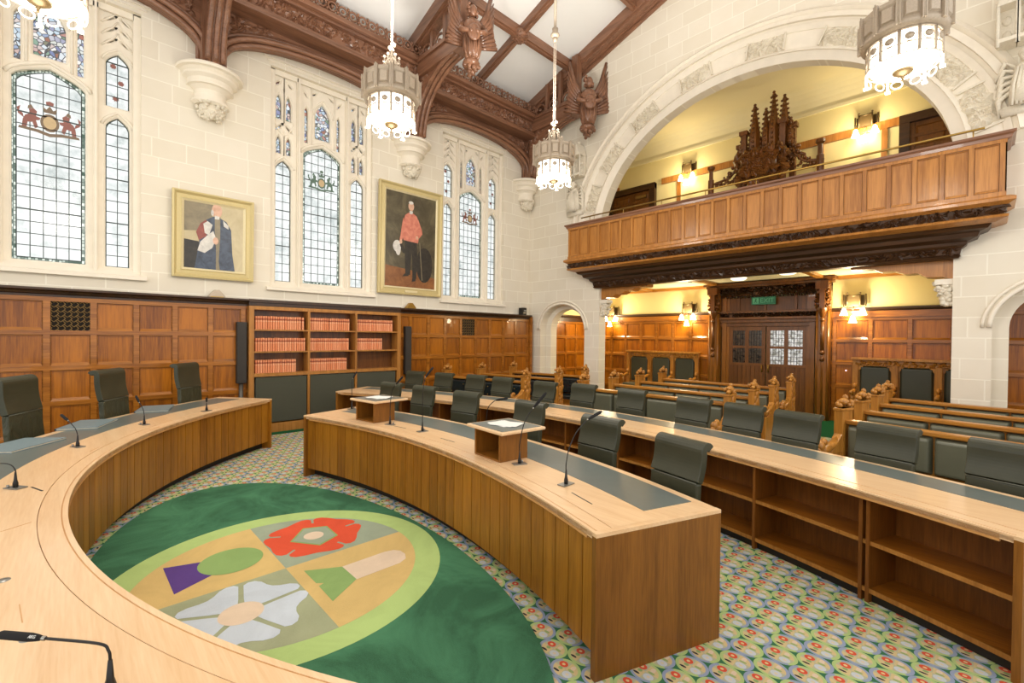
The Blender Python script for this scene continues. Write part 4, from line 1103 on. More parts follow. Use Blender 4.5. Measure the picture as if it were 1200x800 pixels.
for i, (y, w) in enumerate(((6.42,'first'),(7.36,'second'),(8.3,'third'),(9.25,'fourth'))):
    pew(-4.9, y, 2.48, 0, f'oak and green leather pew in the middle block, {w} row from the desks', 'middle block of pews', arms=(0,1))
for i, (x, y, L, w) in enumerate(((-1.10,6.12,3.0,'nearest the long desk'),(-1.08,7.1,3.1,'second from the long desk'),(-1.05,8.05,3.2,'third from the long desk'),(-1.05,8.95,3.2,'rearmost, beneath the stone pier'))):
    pew(x, y, L, D2(-13+2*i*.8), f'oak and grey-green leather pew before the broad pier, {w}', 'pews before the broad pier', arms=(1,0))
for i, (x, y, L, w) in enumerate(((-8.3,5.95,2.1,'nearest the long desk'),(-8.3,6.95,2.1,'in the middle'),(-8.25,7.95,2.0,'closest to the corner doorway'))):
    pew(x, y, L, D2(11), f'oak pew with buttoned dark leather beside the west wainscot, {w}', 'pews beside the wainscot', 'leather_navy', True, arms=(0,1))
# ------------------------------------------------------------------ rug with the quartered emblem
EX, EY, ER = -3.578, 1.142, 1.131
rm = ['rug_dark_green','rug_light_green','rug_tan','rug_sage','rug_grey_green','rug_red','rug_pale','rug_green','rug_purple','rug_blue_white']
m = M()
m.prism([(2.45*math.cos(2*PI*i/96), 1.175*math.sin(2*PI*i/96)) for i in range(96)], 0, .012, 0)
def flat(pts, mi, lv): m.add([(x, y, .012+.0006*lv) for x, y in pts], [tuple(range(len(pts)))], mi)
def circ(cx, cy, r, n=40): return [(cx+r*math.cos(2*PI*i/n), cy+r*math.sin(2*PI*i/n)) for i in range(n)]
flat(circ(0, 0, ER, 96), 1, 1)
for q, mi in enumerate((2, 4, 2, 3)):
    a0 = PI/2*q; flat([(0,0)]+[(.94*math.cos(a0+PI/2*i/24), .94*math.sin(a0+PI/2*i/24)) for i in range(25)], mi, 2)
def flower(cx, cy, r, rot, mi, lv, slitm, pent=False):
    for k in range(5):
        a = rot+2*PI*k/5; ca, sa = math.cos(a), math.sin(a); s = .035 if pent else .055; tn = math.tan(PI/5)
        half = [(.12,.0),(.45,.45*tn-s),(.86,.86*tn-s),(.97,.86*tn-s-.02),(1.04,.86*tn-s-.12),(1.03,.30),(.95,.14),(.92,.0)]
        if pent: half = [(.12,.0),(.12,.12*tn),(.60,.60*tn),(.62,.62*tn-s),(.8,.8*tn-s),(.90,.8*tn-s-.02),(.97,.8*tn-s-.12),(.98,.25),(.95,0)]
        pts = half+[(u, -v) for u, v in half[-2:0:-1]]
        flat([(cx+r*(u*ca-v*sa), cy+r*(u*sa+v*ca)) for u, v in pts], mi, lv)
flower(-.425, .37, .372, .96, 5, 4, 3, True)
flat([(-.428,.17),(-.199,.328),(-.287,.516),(-.544,.523),(-.633,.345)], 7, 5)
flat([(-.425+(x+.425)*.9, .375+(y-.375)*.9) for x, y in ((-.428,.17),(-.199,.328),(-.287,.516),(-.544,.523),(-.633,.345))], 4, 6)
flat(circ(-.42, .36, .08), 6, 7)
flower(.395, -.385, .345, 1.03, 9, 4, 3)
flat(circ(.395, -.385, .125), 6, 5)
flat([(-.607,-.659),(-.521,-.42),(-.40,-.38),(-.25,-.42),(-.135,-.654)], 8, 4)
flat(circ(-.40, -.265, .215), 7, 5)
flat([(.13,.084),(.26,.315),(.499,.315),(.654,.081),(.41,.085),(.395,.125),(.36,.085)], 7, 4)
flat([(.26,.315),(.503,.315),(.503,.66),(.47,.73),(.40,.765),(.33,.765),(.28,.73),(.26,.66)], 6, 4)
o = m.build('rug', rm, loc=(EX, EY, .001)); tag(o, 'dark green oval rug with a round quartered flower emblem on the patterned carpet', 'rug')
# ------------------------------------------------------------------ desks
def desk(name, lbl, path, depth, shelf=False, inl=(.43,.80), ends=(1,1), endm='walnut_end'):
    """path: front edge of the top; the desk grows to the path's left-hand side by depth"""
    path = resample(path, .06)
    r = empty(name, (path[0][0], path[0][1], 0)); o0 = path[0]
    P_ = [(p[0]-o0[0], p[1]-o0[1]) for p in path]
    tag(r, lbl, 'desk')
    L = lambda d: offs(P_, -d)
    m = M(); m.ribbon(L(.0), L(.022), .722, .752); m.ribbon(L(.028), L(.115), .722, .753); m.ribbon(L(.119), L(inl[0]), .722, .755); m.ribbon(L(inl[0]), L(inl[1]), .722, .754); m.ribbon(L(inl[1]), L(depth), .722, .755)
    m.ribbon(L(.0), L(.12), .715, .742)
    m.build('worktop', 'oak_top', r)
    m = M(); m.ribbon(L(.02), L(.03), .745, .7505); m.build('edge_groove', 'oak_edge', r)
    q = L(inl[0]); q2 = L(inl[1]); k = 2
    m = M(); m.ribbon(q[k:-k], q2[k:-k], .753, .7572); m.build('writing_inlay', 'inlay_leather', r)
    m = M(); m.ribbon(L(0.0)[1:-1], L(.012)[1:-1], .70, .742); m.ribbon(L(depth-.015), L(depth), .70, .722); m.build('edge_band', 'oak_edge', r)
    if not shelf:
        f0 = resample(L(.03), .14); mm = M()
        for a, b in zip(f0, f0[1:]):
            dx, dy = b[0]-a[0], b[1]-a[1]; l = math.hypot(dx, dy); g_ = .0035/l
            A = [(a[0]+dx*g_, a[1]+dy*g_), (b[0]-dx*g_, b[1]-dy*g_)]; n_ = (-dy/l, dx/l)
            mm.ribbon(A, [(p[0]+n_[0]*.025, p[1]+n_[1]*.025) for p in A], .10, .715)
        mm.build('front_panel', 'walnut_front', r)
        mm = M(); mm.ribbon(L(.06), L(.075), .1, .7); mm.build('backing', 'plinth_black', r)
        mm = M(); mm.ribbon(L(.13), L(depth-.35), 0, .1); mm.build('plinth', 'plinth_black', r)
    for k, e in enumerate(ends):
        if not e: continue
        a = P_[0] if k == 0 else P_[-1]; n_ = normals(P_)[0 if k == 0 else -1]; t = (-n_[1], n_[0]); s = -1 if k == 0 else 1
        mm = M(); c = [(a[0]-n_[0]*d+t[0]*w*s, a[1]-n_[1]*d+t[1]*w*s) for d, w in ((-.006,-.002),(-.006,.035),(depth+.004,.035),(depth+.004,-.002))]
        mm.prism(c if s > 0 else c[::-1], 0, .735); mm.build('end_panel', endm, r)
        mm = M(); c = [(a[0]-n_[0]*d+t[0]*w*s, a[1]-n_[1]*d+t[1]*w*s) for d, w in ((-.006,-.002),(-.006,.036),(depth+.004,.036),(depth+.004,-.002))]
        mm.prism(c if s > 0 else c[::-1], .735, .755); mm.build('end_cap', 'oak_top', r)
    return r, P_, o0
# counsel desk (middle)
def yc(x): d = x+3.6; return 2.36-.03*d-.075*d*d
xs = [-5.78+(4.40)*i/60 for i in range(61)]
cd, cpath, co = desk('curved_desk', 'curved oak-topped counsel desk with walnut plank front standing behind the rug', [(x, yc(x)) for x in xs], .86)
# judges' desk: horseshoe around the viewer's side of the rug
def yj(x): d = x+3.55; return -.016+.103*d*d+.0019*d**4
xs = [.78-(.78+7.60)*i/90 for i in range(91)]
jd, jpath, jo = desk('curved_desk', 'long curved judges desk sweeping round the rug, pale oak top and slate writing band', [(x, yj(x)) for x in xs], .90, inl=(.43,.82), ends=(0,1), endm='walnut_front')
# long desk with open shelves
def yl(x): d = x+3.6; return 4.39-.02*d-.06*d*d
xs = [-7.9+(8.02)*i/90 for i in range(91)]
ld, lpath, lo = desk('shelved_desk', 'very long oak-topped desk with open book shelves facing the counsel chairs', [(x, yl(x)) for x in xs], .84, shelf=True, inl=(.50,.78))
Lx = [(p[0]-lo[0], p[1]-lo[1]) for p in resample([(x, yl(x)) for x in xs], .1)]
def cut(x0, x1): return [p for p in Lx if x0-.06 <= p[0]+lo[0] <= x1+.06]
m = M(); m.ribbon(offs(Lx, -.36), offs(Lx, -.385), 0, .72); m.build('shelf_back', 'walnut_shelf_z', ld)
m = M(); m.ribbon(offs(Lx, -.07), offs(Lx, -.36), .07, .095); m.build('bottom_shelf', 'walnut_shelf', ld)
m = M(); m.ribbon(offs(Lx, -.075), offs(Lx, -.36), .385, .408); m.build('middle_shelf', 'walnut_shelf', ld)
m = M(); m.ribbon(offs(Lx, -.065), offs(Lx, -.075), .065, .095); m.ribbon(offs(Lx, -.07), offs(Lx, -.08), .383, .41); m.build('shelf_lipping', 'bookcase_oak', ld)
m = M(); m.ribbon(offs(Lx, -.1), offs(Lx, -.12), 0, .07); m.build('plinth', 'plinth_black', ld)
nl = normals(Lx)
for i in range(-9, 2):
    pass
divs = []
for base in (-.57, -2.87, -5.17, -7.3):
    divs += [(base-.02, 1), (base+.02, 1)]
    if base > -7: divs += [(base-.77, 0), (base-1.53, 0)]
for x, dbl in divs:
    j = min(range(len(Lx)), key=lambda k: abs(Lx[k][0]+lo[0]-x)); n_ = nl[j]; t = (-n_[1], n_[0]); a = (x-lo[0], yl(x)-lo[1])
    mm = M(); mm.prism([(a[0]-n_[0]*d+t[0]*w, a[1]-n_[1]*d+t[1]*w) for d, w in ((.06,-.011),(.06,.011),(.37,.011),(.37,-.011))][::-1], .0, .72)
    mm.build('divider', 'walnut_shelf_z', ld)
# sockets slots let into the tops
def slot(x, y, a, L, par, off, mt='black_metal', w=.004):
    m = M(); m.T = place(x-off[0], y-off[1], 0, a); m.box(-L/2,-w,.7545,L/2,w,.7562); m.build('cable_slot', mt, par)
for x, y, a in ((-1.72,2.27,-.32),(-2.9,2.52,-.1),(-3.55,2.58,0),(-4.4,2.56,.12)): slot(x, y, a, .22, cd, co)
for x, y, a, mt_, w_ in ((-5.25,.14,-.4,'oak_edge',.003),(-6.0,.62,-.6,'oak_edge',.003),(-4.15,-.16,.35,'black_metal',.005),(-3.4,-.22,-1.0,'oak_edge',.0015),(-2.35,-.13,.1,'oak_edge',.0015)): slot(x, y, a, .16, jd, jo, mt_, w_)
for x, y in ((-2.14,-.10),(-2.71,-.20)): m = M(); m.lathe([(0,.7566),(.022,.7566),(.024,.7550)], (x-jo[0], y-jo[1], 0), 20); m.build('cable_grommet', 'plate_grey', jd)
# ------------------------------------------------------------------ office chairs
def chair(name, w, h, lower, arms):
    r = empty(name)
    zb = .50
    def prof(y0, z0, y1, z1, th, roll=0):
        cl = []
        for i in range(9):
            t = i/8; cl.append((y0+(y1-y0)*t+.012*math.sin(t*PI), z0+(z1-z0)*t))
        if roll:
            for i in range(1, 9):
                a = PI*.85*i/8; cl.append((y1+roll*(1-math.cos(a)), z1+roll*math.sin(a)))
        nr = normals(cl); A = [(p[0]+n[0]*th/2, p[1]+n[1]*th/2) for p, n in zip(cl, nr)]; B = [(p[0]-n[0]*th/2, p[1]-n[1]*th/2) for p, n in zip(cl, nr)]
        return A+B[::-1]
    T = frame((0,0,0),(0,1,0),(0,0,1),(1,0,0))
    zs = h-.24 if lower != 'leather_wrinkled' else h-.34
    yb = .22; lean = .09
    ym = yb+lean*(zs-zb)/(h-zb)
    m = M(); m.T = T; m.prism(prof(yb, zb, ym, zs-.001, .055), -w/2, w/2); m.build('backrest', lower, r, bevel=.014, smooth=False, seg=3)
    m = M(); m.T = T; m.prism(prof(ym, zs+.001, yb+lean, h-.045, .056, .036), -w/2-.004, w/2+.004); m.build('headrest', 'leather_green', r, bevel=.014, seg=3)
    m = M(); m.tube([(-w/2+.006,ym-.029,zs),(w/2-.006,ym-.029,zs)], .0045, 6); m.build('seam_piping', 'leather_piping', r)
    m = M(); m.prism([(-w/2,-.19),(w/2,-.19),(w/2,.22),(-w/2,.22)], .41, .50); m.build('seat', 'leather_green', r, bevel=.03, seg=3)
    m = M(); m.T = T; m.prism([(yb+.03,.44),(yb+.05,.44),(yb+.06,.7),(yb+.035,.7)], -.05, .05); m.tube([(.03,.40,0),(yb+.05,.42,0),(yb+.05,.5,0)], .02, 8); m.build('back_bracket', 'black_metal', r)
    m = M(); m.tube([(0,0,.41),(0,0,.22)], .03, 10); m.tube([(0,0,.22),(0,0,.07)], .022, 10); m.build('column', 'steel', r)
    for k in range(5):
        a = 2*PI*k/5+.3; m = M(); m.tube([(.02*math.cos(a),.02*math.sin(a),.1),(.26*math.cos(a),.26*math.sin(a),.065)], [.025,.015], 8); lg = m.build('leg', 'black_metal', r)
        m = M(); m.T = place(.27*math.cos(a), .27*math.sin(a), .03, a); m.tube([(0,-.02,0),(0,.02,0)], .028, 12); m.build('caster', 'black_metal', lg)
    if arms:
        for e in (-1, 1):
            m = M(); x = e*(w/2+.03); m.tube([(x,.2,.46),(x,.22,.64),(x,.0,.66),(x,-.18,.66)], .016, 8); m.box(x-.025,-.2,.66,x+.025,.1,.685); m.build('armrest', 'black_metal', r, bevel=.006)
    return r
c1 = chair('office_chair', .40, 1.045, 'leather_green', False)
used = False
def put(src, flag, x, y, a, lbl, grp):
    c = src if not flag[0] else dup(src, parent=None)
    k_ = .35 if src is not c1 and grp[0] == 'j' else .31; x, y = x+k_*math.sin(a), y-k_*math.cos(a)
    flag[0] = True; c.location = (x, y, 0); c.rotation_euler = (0,0,a); tag(c, lbl, 'chair', grp); return c
fl1 = [False]
row1 = [(-1.46,3.03,-.26,'green leather chair nearest the plank end of the counsel desk'),
 (-2.31,3.30,-.08,'green leather chair behind the counsel desk, second from its plank end'),
 (-3.36,3.51,.02,'green leather chair partly hidden by the nearer lectern'),
 (-4.45,3.51,.16,'green leather chair midway between the two tabletop lecterns'),
 (-5.33,3.47,.18,'green leather chair just beyond the far lectern, behind an upright microphone'),
 (-6.01,3.35,.2,'green leather chair at the bookcase end of the counsel desk')]
for x, y, a, l in row1: put(c1, fl1, x, y, a, l, 'counsel chairs in the front row')
row2 = [(-7.64,4.77,.3),(-6.98,4.98,.24),(-6.27,5.16,.2),(-5.62,5.20,.16),(-4.69,5.23,.08),(-4.09,5.41,.05),(-3.28,5.39,-.02),(-2.335,5.17,-.12),(-1.76,5.09,-.16),(-1.23,4.94,-.2),(-.545,4.745,-.26),(.12,4.57,-.3)]
l2 = ['first from the bookcase','second from the bookcase','third from the bookcase','fourth from the bookcase','fifth from the bookcase, by a scrolled pew arm','before the small stone pier','at the start of the middle pews','before the centre of the middle pews','at the aisle end of the middle pews','before the open aisle','before the first pew near the broad pier','cut by the edge of the view']
for (x, y, a), l in zip(row2, l2): put(c1, fl1, x, y, a, 'green leather chair behind the shelved desk, '+l, 'chairs behind the long shelved desk')
c2 = chair('judge_chair', .50, 1.29, 'leather_wrinkled', True); fl2 = [False]
for x, y, a, l in ((-6.65,-.42,2.7,'tall wrinkled dark green leather judge chair cut by the edge of the view'),
                   (-7.35,.30,2.6,'tall wrinkled dark green leather judge chair behind the slate folder, middle of the three'),
                   (-8.26,1.20,2.45,'tall dark green leather judge chair nearest the bookcase')): put(c2, fl2, x, y, a, l, 'judges chairs along the wainscot')
# ------------------------------------------------------------------ lecterns, papers, folders
def lectern(x, y, a, lbl, w=.36, d=.28, tw=.50, td=.46):
    r = empty('tabletop_lectern', (x, y, .756), a); tag(r, lbl, 'lectern')
    m = M(); m.box(w/2-.02,-d/2,0,w/2,d/2,.225); m.build('side_panel', 'walnut_end', r)
    m = M(); m.box(-w/2,-d/2,0,-w/2+.02,d/2,.225); m.build('side_panel', 'walnut_end', r)
    m = M(); m.box(-w/2+.02,d/2-.02,0,w/2-.02,d/2,.225); m.box(-w/2+.02,-d/2,0,w/2-.02,d/2-.02,.015); m.build('back_panel', 'walnut_end', r)
    m = M(); m.box(-tw/2,-td/2+.05,.225,tw/2,td/2+.05,.25); t = m.build('reading_top', 'oak_top', r, bevel=.008)
    m = M(); m.box(-tw/2+.03,-td/2+.08,.25,tw/2-.03,td/2+.02,.253); m.build('leather_inset', 'inlay_leather', t)
    p = empty('paper_stack', (x, y, .756+.2535), a+.1)
    m = M()
    for k in range(3): m.T = place(-.03+.02*k, .06, 0, .25*k-.1); m.box(-.12,-.09,.002*k,.12,.1,.002*k+.0018)
    m.build('paper_sheet', 'paper_white', p); return p
tag(lectern(-4.97, 2.57, .13, 'small wooden tabletop lectern on the counsel desk, the far one beside the bookcase'), 'white sheets of paper lying on the far tabletop lectern', 'paper')
tag(lectern(-2.80, 2.58, -.10, 'small wooden tabletop lectern on the counsel desk, the nearer one beside the gooseneck microphones'), 'white sheets of paper lying on the nearer tabletop lectern', 'paper')
for x, y, a, l in ((-6.62,.13,.72,'slate grey document folder on the judges desk before the middle judge chair'),
                   (-7.46,.78,.85,'slate grey document folder on the judges desk before the chair nearest the bookcase'),
                   (-5.78,-.33,.45,'slate grey document folder on the judges desk cut by the edge of the view')):
    r = empty('document_folder', (x, y, .758), a-1.1); tag(r, l, 'folder')
    m = M(); m.box(-.26,-.17,0,.26,.17,.004); m.build('cover', 'folder_slate', r)
    m = M(); m.box(-.25,-.16,.004,.25,.16,.016); m.build('pages', 'book_page', r); m = M(); m.box(-.26,-.17,.016,.26,.17,.02); m.build('cover', 'folder_slate', r)
    m = M(); m.box(-.262,-.174,0,.262,-.168,.02); m.build('spine', 'black_metal', r)
# ------------------------------------------------------------------ microphones
def mic(x, y, a, lbl, pts, rot=0, clip=True):
    """a: direction the neck bends towards; pts: (reach, height) of the neck, last two are the capsule"""
    r = empty('gooseneck_microphone', (x, y, .757), a); tag(r, lbl, 'microphone', None)
    m = M(); m.box(-.055,-.03,0,.055,.03,.006); m.tube([(.03,.02,.006),(.03,.02,.022)], .008, 8); m.build('base_plate', 'plate_grey', r)
    m = M(); m.tube([(0,0,.004),(0,0,.03),(0,0,.05),(0,0,.10)], [.014,.014,.009,.005], 8); m.build('socket', 'black_metal', r)
    n = [(0,0,.08)]+[(p[0],0,p[1]) for p in pts[:-1]]
    s = []
    for i in range(len(n)-1):
        p0, p1, p2, p3 = [Vector(n[max(0, min(len(n)-1, k))]) for k in (i-1, i, i+1, i+2)]
        for k in range(5):
            t = k/5; s.append(.5*((2*p1)+(p2-p0)*t+(2*p0-5*p1+4*p2-p3)*t*t+(3*p1-p0-3*p2+p3)*t**3))
    s.append(Vector(n[-1])); m = M(); m.tube(s, .0038, 6); m.build('neck', 'black_metal', r)
    a_, b_ = Vector(n[-1]), Vector((pts[-1][0],0,pts[-1][1])); d = (b_-a_)
    m = M(); m.tube([a_, a_+d*.15, a_+d*.3, a_+d*.9, b_], [.005,.009,.0115,.0115,.007], 10); m.build('capsule', 'black_foam', r)
    m = M(); m.tube([a_-d*.03, a_+d*.05], .0062, 8); m.build('collar', 'steel', r)
    return r
nb = [(.0,.14),(.03,.24),(.11,.34),(.23,.41),(.40,.45)]
mic(-1.95, 2.40, 1.57, 'black gooseneck microphone standing nearest the plank end of the counsel desk', nb)
mic(-2.51, 2.515, 1.15, 'black gooseneck microphone between the nearer lectern and the desk end', [(.0,.16),(.03,.30),(.07,.38),(.11,.43),(.22,.55)])
mic(-4.04, 2.617, 1.5, 'tall upright black microphone halfway along the counsel desk', [(.0,.2),(.0,.36),(.01,.48),(.03,.56),(.12,.66)])
mic(-4.585, 2.548, .3, 'black gooseneck microphone just beside the far lectern', [(.0,.16),(.01,.3),(.03,.39),(.08,.45),(.18,.54)])
mic(-3.2, 2.76, .5, 'black gooseneck microphone rising behind the nearer lectern', [(.0,.15),(.01,.28),(.03,.35),(.09,.405),(.21,.43)])
mic(-5.88, 2.70, 1.3, 'black gooseneck microphone at the far end of the counsel desk before the bookcase', [(.0,.15),(.0,.28),(.0,.37),(.01,.41),(.06,.50)])
jn = [(.0,.10),(.03,.15),(.09,.19),(.14,.215),(.25,.26)]
mic(-5.437, .036, D2(205), 'black gooseneck microphone on the judges desk beside the middle folder', jn)
mic(-6.30, .563, D2(200), 'black gooseneck microphone on the judges desk between the two folders', [(.0,.10),(.02,.16),(.06,.20),(.1,.23),(.17,.30)])
mic(-6.915, 1.242, D2(120), 'short upright black microphone on the judges desk nearest its bookcase end', [(.0,.06),(.0,.08),(.0,.10),(.0,.11),(.0,.17)])
mic(-4.258, -.258, D2(215), 'black gooseneck microphone at the view edge, bending away from the rug', [(.0,.11),(.03,.14),(.09,.15),(.2,.14),(.34,.12)])
mic(-3.80, -.36, D2(230), 'black microphone base cut by the view edge below the bending one', [(.0,.11),(.03,.14),(.09,.15),(.2,.14),(.34,.12)])
nm_ = mic(-1.645, .075, D2(221), 'large black gooseneck microphone closest to the viewer, lying almost flat', [(.0,.10),(.005,.125),(.035,.142),(.20,.145),(.34,.146)])
cu = bpy.data.curves.new('maker_mark', 'FONT'); cu.body = 'AKG'; cu.size = .0105; cu.extrude = .0003; cu.align_x = 'CENTER'; cu.align_y = 'CENTER'
ob = bpy.data.objects.new('tmp', cu); COL.objects.link(ob); dg = bpy.context.evaluated_depsgraph_get(); me = bpy.data.meshes.new_from_object(ob.evaluated_get(dg)); bpy.data.objects.remove(ob)
me.transform(frame((.225,.0093,.1532),(-1,0,0),(0,-.66,.75),(0,.75,.66))); me.materials.clear(); me.materials.append(MT['paper_white'])
q = bpy.data.objects.new('lettering', me); COL.objects.link(q); q.parent = nm_
# ------------------------------------------------------------------ bookcase and its books
BF = -8.78
bk = empty('bookcase', (WX+.01, BY0, 0)); tag(bk, 'oak bookcase with three bays of shelves over dark speaker-cloth panels against the west wall', 'bookcase')
T = frame((BF-(WX+.01),0,0),(0,1,0),(0,0,1),(1,0,0)); dp = BF-WX-.01; LB = BY1-BY0; zt = 2.235
m = M(); m.T = T; m.box(0,0,-dp,.08,zt,0); m.box(LB-.08,0,-dp,LB,zt,0); m.box(.08,zt-.06,-dp,LB-.08,zt,0); m.build('carcass', 'bookcase_oak', bk)
m = M(); m.T = T; m.box(.08,1.0,-dp,LB-.08,zt-.06,-dp+.012); m.build('back_panel', 'oak_dark_z', bk)  # darker oak puts the shade inside the shelves into the colour
m = M(); m.T = T; m.box(.08,0,-dp,LB-.08,.16,-.01); m.build('plinth_board', 'bookcase_oak', bk)
iv = [.08+(LB-.16)*k/3 for k in range(4)]
for k in (1, 2): m = M(); m.T = T; m.box(iv[k]-.02,.16,-dp,iv[k]+.02,zt-.06,0); m.build('upright', 'bookcase_oak', bk)
SZ = (1.06, 1.445, 1.83)
for k in range(3):
    for j, z in enumerate(SZ):
        m = M(); m.T = T; m.box(iv[k]+.02*(k>0), z-(.06 if j == 0 else .025), -dp+.012, iv[k+1]-.02*(k<2), z, -.004); m.build('shelf', 'bookcase_oak', bk)
    m = M(); m.T = T; m.box(iv[k]+.03,.18,-.06,iv[k+1]-.03,SZ[0]-.075,-.02); m.build('speaker_cloth_panel', 'speaker_cloth', bk, bevel=.006)
proto = M(); proto.box(-.19,-.0165,0,-.012,.0165,.232); proto.prism([(-.012,-.0165),(-.004,-.013),(0,-.006),(0,.006),(-.004,.013),(-.012,.0165)], 0, .235)
fill = {(0,2):(20,.05),(1,2):(19,.1),(2,2):(20,.02),(0,1):(21,.0),(1,1):(19,.1),(2,1):(14,.25),(0,0):(17,.25),(1,0):(18,.1)}
rn = ['bottom', 'middle', 'top']; bn = ['bay nearest the judges chairs', 'middle bay', 'bay farthest from the judges chairs']
first = None
for (k, j), (n, gap) in fill.items():
    lbl = f'red banded volume on the {rn[j]} bookcase shelf, {bn[k]}'
    y = iv[k]+.045
    for i in range(n):
        if first is None:
            first = proto.build('law_report_book', 'book_red'); b = first
        else: b = first.copy(); COL.objects.link(b)
        if (k, j) == (0, 2) and i == n-1: y += .018
        if (k, j) == (1, 2) and i == 9: y += .012
        b.location = (BF-.035-R.uniform(0,.01), BY0+y, SZ[j]+.0005); b.scale = (1,1.05,R.uniform(.985,1.01)); b['label'] = lbl; b['category'] = 'book'; b['group'] = f'law reports, {rn[j]} shelf, {bn[k]}'
        y += .0404
# ------------------------------------------------------------------ loudspeaker columns and ledge objects
for y, lbl in ((2.09, 'tall dark column loudspeaker on a pole beside the bookcase, judges side'), (5.33, 'tall dark column loudspeaker at the far side of the bookcase')):
    r = empty('column_loudspeaker', (BF-.08, y, 0)); tag(r, lbl, 'loudspeaker')
    m = M(); m.box(-.05,-.075,.9,.06,.075,1.95); m.build('cabinet', 'speaker_grey', r, bevel=.01)
    m = M(); m.box(.06,-.062,.94,.066,.062,1.91); m.build('front_cloth', 'speaker_grey', r)
    m = M(); m.tube([(0,0,.02),(0,0,.9)], .035, 12); m.build('pole', 'speaker_pole', r)
    m = M(); m.lathe([(0,.02),(.12,.015),(.13,0)], (0,0,0), 20); m.build('base', 'black_metal', r)
for y, mt_, lbl in ((1.73, 'bronze_pale', 'small grey wedge-shaped picture light on the ledge beneath the portrait of the robed man'), (5.42, 'brass', 'small brass wedge-shaped picture light on the ledge beneath the portrait in red tunic')):
    r = empty('picture_light', (WX+.16, y, 2.35)); tag(r, lbl, 'light')
    m = M(); m.T = frame((0,0,0),(0,1,0),(0,0,1),(1,0,0)); m.prism([(-.12,0),(.12,0),(.12,.02),(.035,.12),(-.035,.12),(-.12,.02)], -.05, .05); m.build('housing', mt_, r, bevel=.005)
    m = M(); m.T = frame((0,0,0),(0,1,0),(0,0,1),(1,0,0)); m.box(-.09,-.0,.05,.09,.012,.06); m.build('trim_bar', 'brass', r)
r = empty('ledge_camera', (WX+.14, 9.0, 2.35)); tag(r, 'small black camera box on the wainscot ledge near the stone corner', 'camera')
m = M(); m.box(-.09,-.08,0,.07,.08,.2); m.build('body', 'black_metal', r, bevel=.012); m = M(); m.T = frame((.07,0,.11),(0,1,0),(0,0,1),(1,0,0)); m.lathe([(0,.03),(.03,.03),(.035,.0)], (0,0,0), 14); m.box(-.05,-.07,.0,.05,-.045,.004); m.build('lens', 'plate_grey', r)
o = M().ball((0,0,0), (.012,.02,.012)).build('door_indicator', 'led_white', loc=(-2.06, BYN-.1, 1.10)); tag(o, 'tiny glowing indicator light on the panelling beside the stalls', 'light')
# ------------------------------------------------------------------ portraits
def picture(y0, y1, z0, z1, fw, lbl, nm='framed_portrait', tilt=.0):
    yc_, zc_ = (y0+y1)/2, (z0+z1)/2; r = empty(nm, (WX+.02, yc_, z0)); r.rotation_euler = (0, tilt, 0); tag(r, lbl, 'painting')
    w, h = (y1-y0)/2, z1-z0; T = frame((0,0,0),(0,1,0),(0,0,1),(1,0,0))
    m = M(); m.T = T
    def fr(i0, i1, d0, d1, mm):   # frame ring, inset i0..i1
        a = [(-w+i0, i0),(w-i0, i0),(w-i0, h-i0),(-w+i0, h-i0)]; b = [(-w+i1, i1),(w-i1, i1),(w-i1, h-i1),(-w+i1, h-i1)]
        vs = [(p[0],p[1],d0) for p in a]+[(p[0],p[1],d1) for p in b]; mm.add(vs, [(k,(k+1)%4,4+(k+1)%4,4+k) for k in range(4)])
    fr(0,0,.0,.07,m); fr(0,.025,.07,.075,m); fr(.025,.06,.075,.04,m); fr(.06,fw-.05,.04,.045,m); fr(fw-.05,fw-.035,.045,.055,m)
    m.build('outer_frame', 'gilt', r)
    m = M(); m.T = T; fr(fw-.035,fw,.055,.03,m); m.build('inner_slip', 'gilt_pale', r)
    return r, w, h, T
def paint(r, T, name, layers, mats):
    m = M(); m.T = T
    for i, (pts, mi) in enumerate(layers): m.add([(p[0], p[1], .03+.0005*i) for p in pts], [tuple(range(len(pts)))], mi)
    return m.build(name, mats, r)
def blob(cx, cy, rx, ry, n=18, ph=0): return [(cx+rx*math.cos(2*PI*i/n+ph), cy+ry*math.sin(2*PI*i/n+ph)) for i in range(n)]
r, w, h, T = picture(1.14, 2.30, 2.66, 4.05, .16, 'gilt-framed portrait of a balding man in dark blue and white robes, beside the first window', tilt=.02)
W_, H_ = w-.15, h-.15
mats = ['canvas_sand','canvas_grey','paint_navy','paint_black','paint_white','paint_skin','paint_crimson']
L_ = [([(-W_,.15),(W_,.15),(W_,H_),(-W_,H_)],0), ([(-W_,.75),(-.05,.8),(-.02,H_),(-W_,H_)],1), ([(-W_,.15),(-.2,.15),(-.22,.6),(-W_,.62)],3),
 ([(-.28,.15),(.30,.15),(.26,.45),(.24,.85),(.17,.98),(.06,1.04),(-.02,1.04),(-.12,.97),(-.2,.85),(-.22,.55)],2),
 ([(-.12,.97),(-.2,.9),(-.26,.75),(-.22,.62),(-.12,.7),(-.08,.85)],6), ([(-.1,.95),(-.16,.9),(-.14,.75),(-.08,.72),(-.03,.9)],4), ([(.12,1.0),(.2,.92),(.2,.86),(.13,.9)],4),
 ([(.0,1.05),(.08,1.05),(.08,.7),(.06,.3),(.08,.15),(.02,.15),(.02,.5),(-.0,.8)],1), ([(-.02,.8),(-.1,.72),(-.2,.6),(-.24,.45),(-.14,.42),(-.03,.52),(.02,.68)],4),
 (blob(.015,.64,.04,.06),5), (blob(.03,1.14,.075,.115),5), (blob(-.035,1.10,.02,.05),4), ([(.0,1.06),(.07,1.05),(.06,1.0),(.0,1.0)],4)]
paint(r, T, 'canvas', L_, mats)
